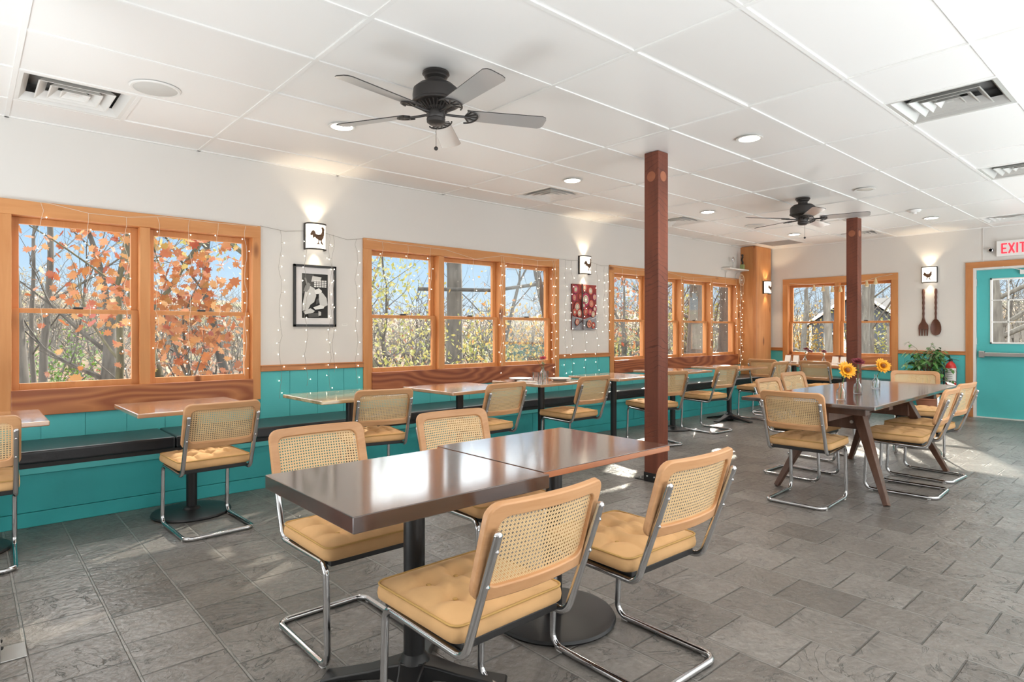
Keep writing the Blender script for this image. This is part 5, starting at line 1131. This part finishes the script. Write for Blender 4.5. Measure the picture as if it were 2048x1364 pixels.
# neighbour's grey house, tarp-covered pile, fences
def local_thing(name, label, cat, pxx, d, face=None, dz=0, group=None):
    x, y = px(pxx, d); a = math.atan2(y, x) - PI / 2 if face is None else face; return thing(name, label, cat, (x, y, gz(x, y) + dz), a, group)
t = local_thing('neighbour_house', 'dark grey gabled house with white trim seen through the far wall window', 'house', 1690, 31, dz=-.2); gs = plain('grey_clapboard', (.07, .08, .095), .7)
q = M(); q.box(-1.6, 0, 0, 2.6, 6, 2.6); q.prism([(-1.6, 2.6), (2.6, 2.6), (.5, 4.1)], 0, 6, lambda u, v, w_: (u, w_, v)); q.build('walls', gs, t, 0)
q = M(); q.beam((.5, -.3, 4.22), (.5, 6.3, 4.22), .01, .01)
for a, b in (((-1.95, 2.42), (.5, 4.2)), ((2.95, 2.42), (.5, 4.2))): q.prism([a, b, (b[0], b[1] + .12), (a[0], a[1] + .12)], -.3, 6.3, lambda u, v, w_: (u, w_, v))
q.build('roof', plain('grey_shingles', (.085,.08,.078), .8), t, 0)
q = M()
for a, b in (((-1.98, 2.38), (.5, 4.18)), ((2.98, 2.38), (.5, 4.18))): q.prism([a, b, (b[0], b[1] + .16), (a[0], a[1] + .16)], -.36, -.3, lambda u, v, w_: (u, w_, v))
q.box(-1.63, -.03, 0, -1.5, .02, 2.6); q.box(2.5, -.03, 0, 2.63, .02, 2.6); q.build('white_trim', MT['white_metal'], t, 0)
q = M(); q.box(-.95, -.06, .95, .05, -.01, 2.2); w1 = q.build('window_frame', MT['white_metal'], t, 0); M().box(-.85, -.075, 1.05, -.05, -.062, 2.1).build('pane', MT['black'], w1, 0)
t = local_thing('garage', 'pale-roofed low building right of the grey house', 'building', 1770, 33, dz=-.2); q = M(); q.box(-2.4, 0, 0, 2.4, 4, 2.4); q.build('walls', plain('tan_wall', (.22,.20,.17), .8), t, 0); q = M(); q.prism([(-.3, 2.3), (2.0, 3.9), (4.3, 2.3), (4.3, 2.42), (2.0, 4.02), (-.3, 2.42)], -2.7, 2.7, lambda u, v, w_: (w_, u, v)); q.build('roof', plain('pale_shingles', (.13,.12,.11), .8), t, 0)
t = local_thing('tarp_covered_pile', 'low pile under a crumpled blue tarp seen through the far wall window', 'tarp', 1612, 23, dz=0); q = M(); n_ = 18; vs = []
for i in range(n_ + 1):
    for j in range(9): u, v = i / n_, j / 8; vs.append((-.75 + 1.5 * u, -.5 + 1.0 * v, max(0, (.95 * min(1, 6 * u * (1 - u)) * min(1, 5 * v * (1 - v) + .0) + .05 * math.sin(17 * u + 5 * v)))))
q.add(vs, [(i * 9 + j, (i + 1) * 9 + j, (i + 1) * 9 + j + 1, i * 9 + j + 1) for i in range(n_) for j in range(8)]); q.build('tarp', plain('blue_tarp', (.06,.17,.30), .35), t, 0)
t = local_thing('rail_fence', 'weathered low board fence across the yard beyond the far wall window', 'fence', 1690, 17.5, -H_ + .15); wg = plain('weathered_wood', (.17,.15,.13), .85, var=.2)
q = M(); [q.box(-3.2, -.02, z, 3.2, .02, z + .16) for z in (.15, .42, .70)]; q.build('rails', wg, t, 0)
for i in range(5): M().box(-3.2 + i * 1.6 - .06, .02, 0, -3.2 + i * 1.6 + .06, .14, 1.0).build('post', wg, t, 0)
t = local_thing('picket_fence', 'tall weathered picket fence seen through the door glass', 'fence', 2010, 21, -H_ + .35); 
q = M(); [q.box(-3.5, 0, z, 3.5, .05, z + .1) for z in (.5, 1.7)]; q.build('rails', wg, t, 0)
for i in range(34): M().box(-3.45 + i * .205, -.03, 0, -3.45 + i * .205 + .13, 0, 2.1 + .06 * math.sin(i * 2.3)).build('picket', wg, t, 0)
t = local_thing('garden_deck', 'pale wooden landing with a low rail in the lower middle pane of the triple window', 'deck', 945, 15.5, dz=0); q = M(); [q.box(-1.3, -.9 + i * .16, .62, 1.3, -.9 + i * .16 + .145, .66) for i in range(11)]; q.build('deck_boards', plain('bleached_wood', (.33,.32,.30), .7, var=.1), t, 0); q = M(); q.box(-1.3, -.92, .0, 1.3, -.9, .6); q.build('skirt', plain('bleached_skirt', (.26,.25,.24), .7), t, 0)
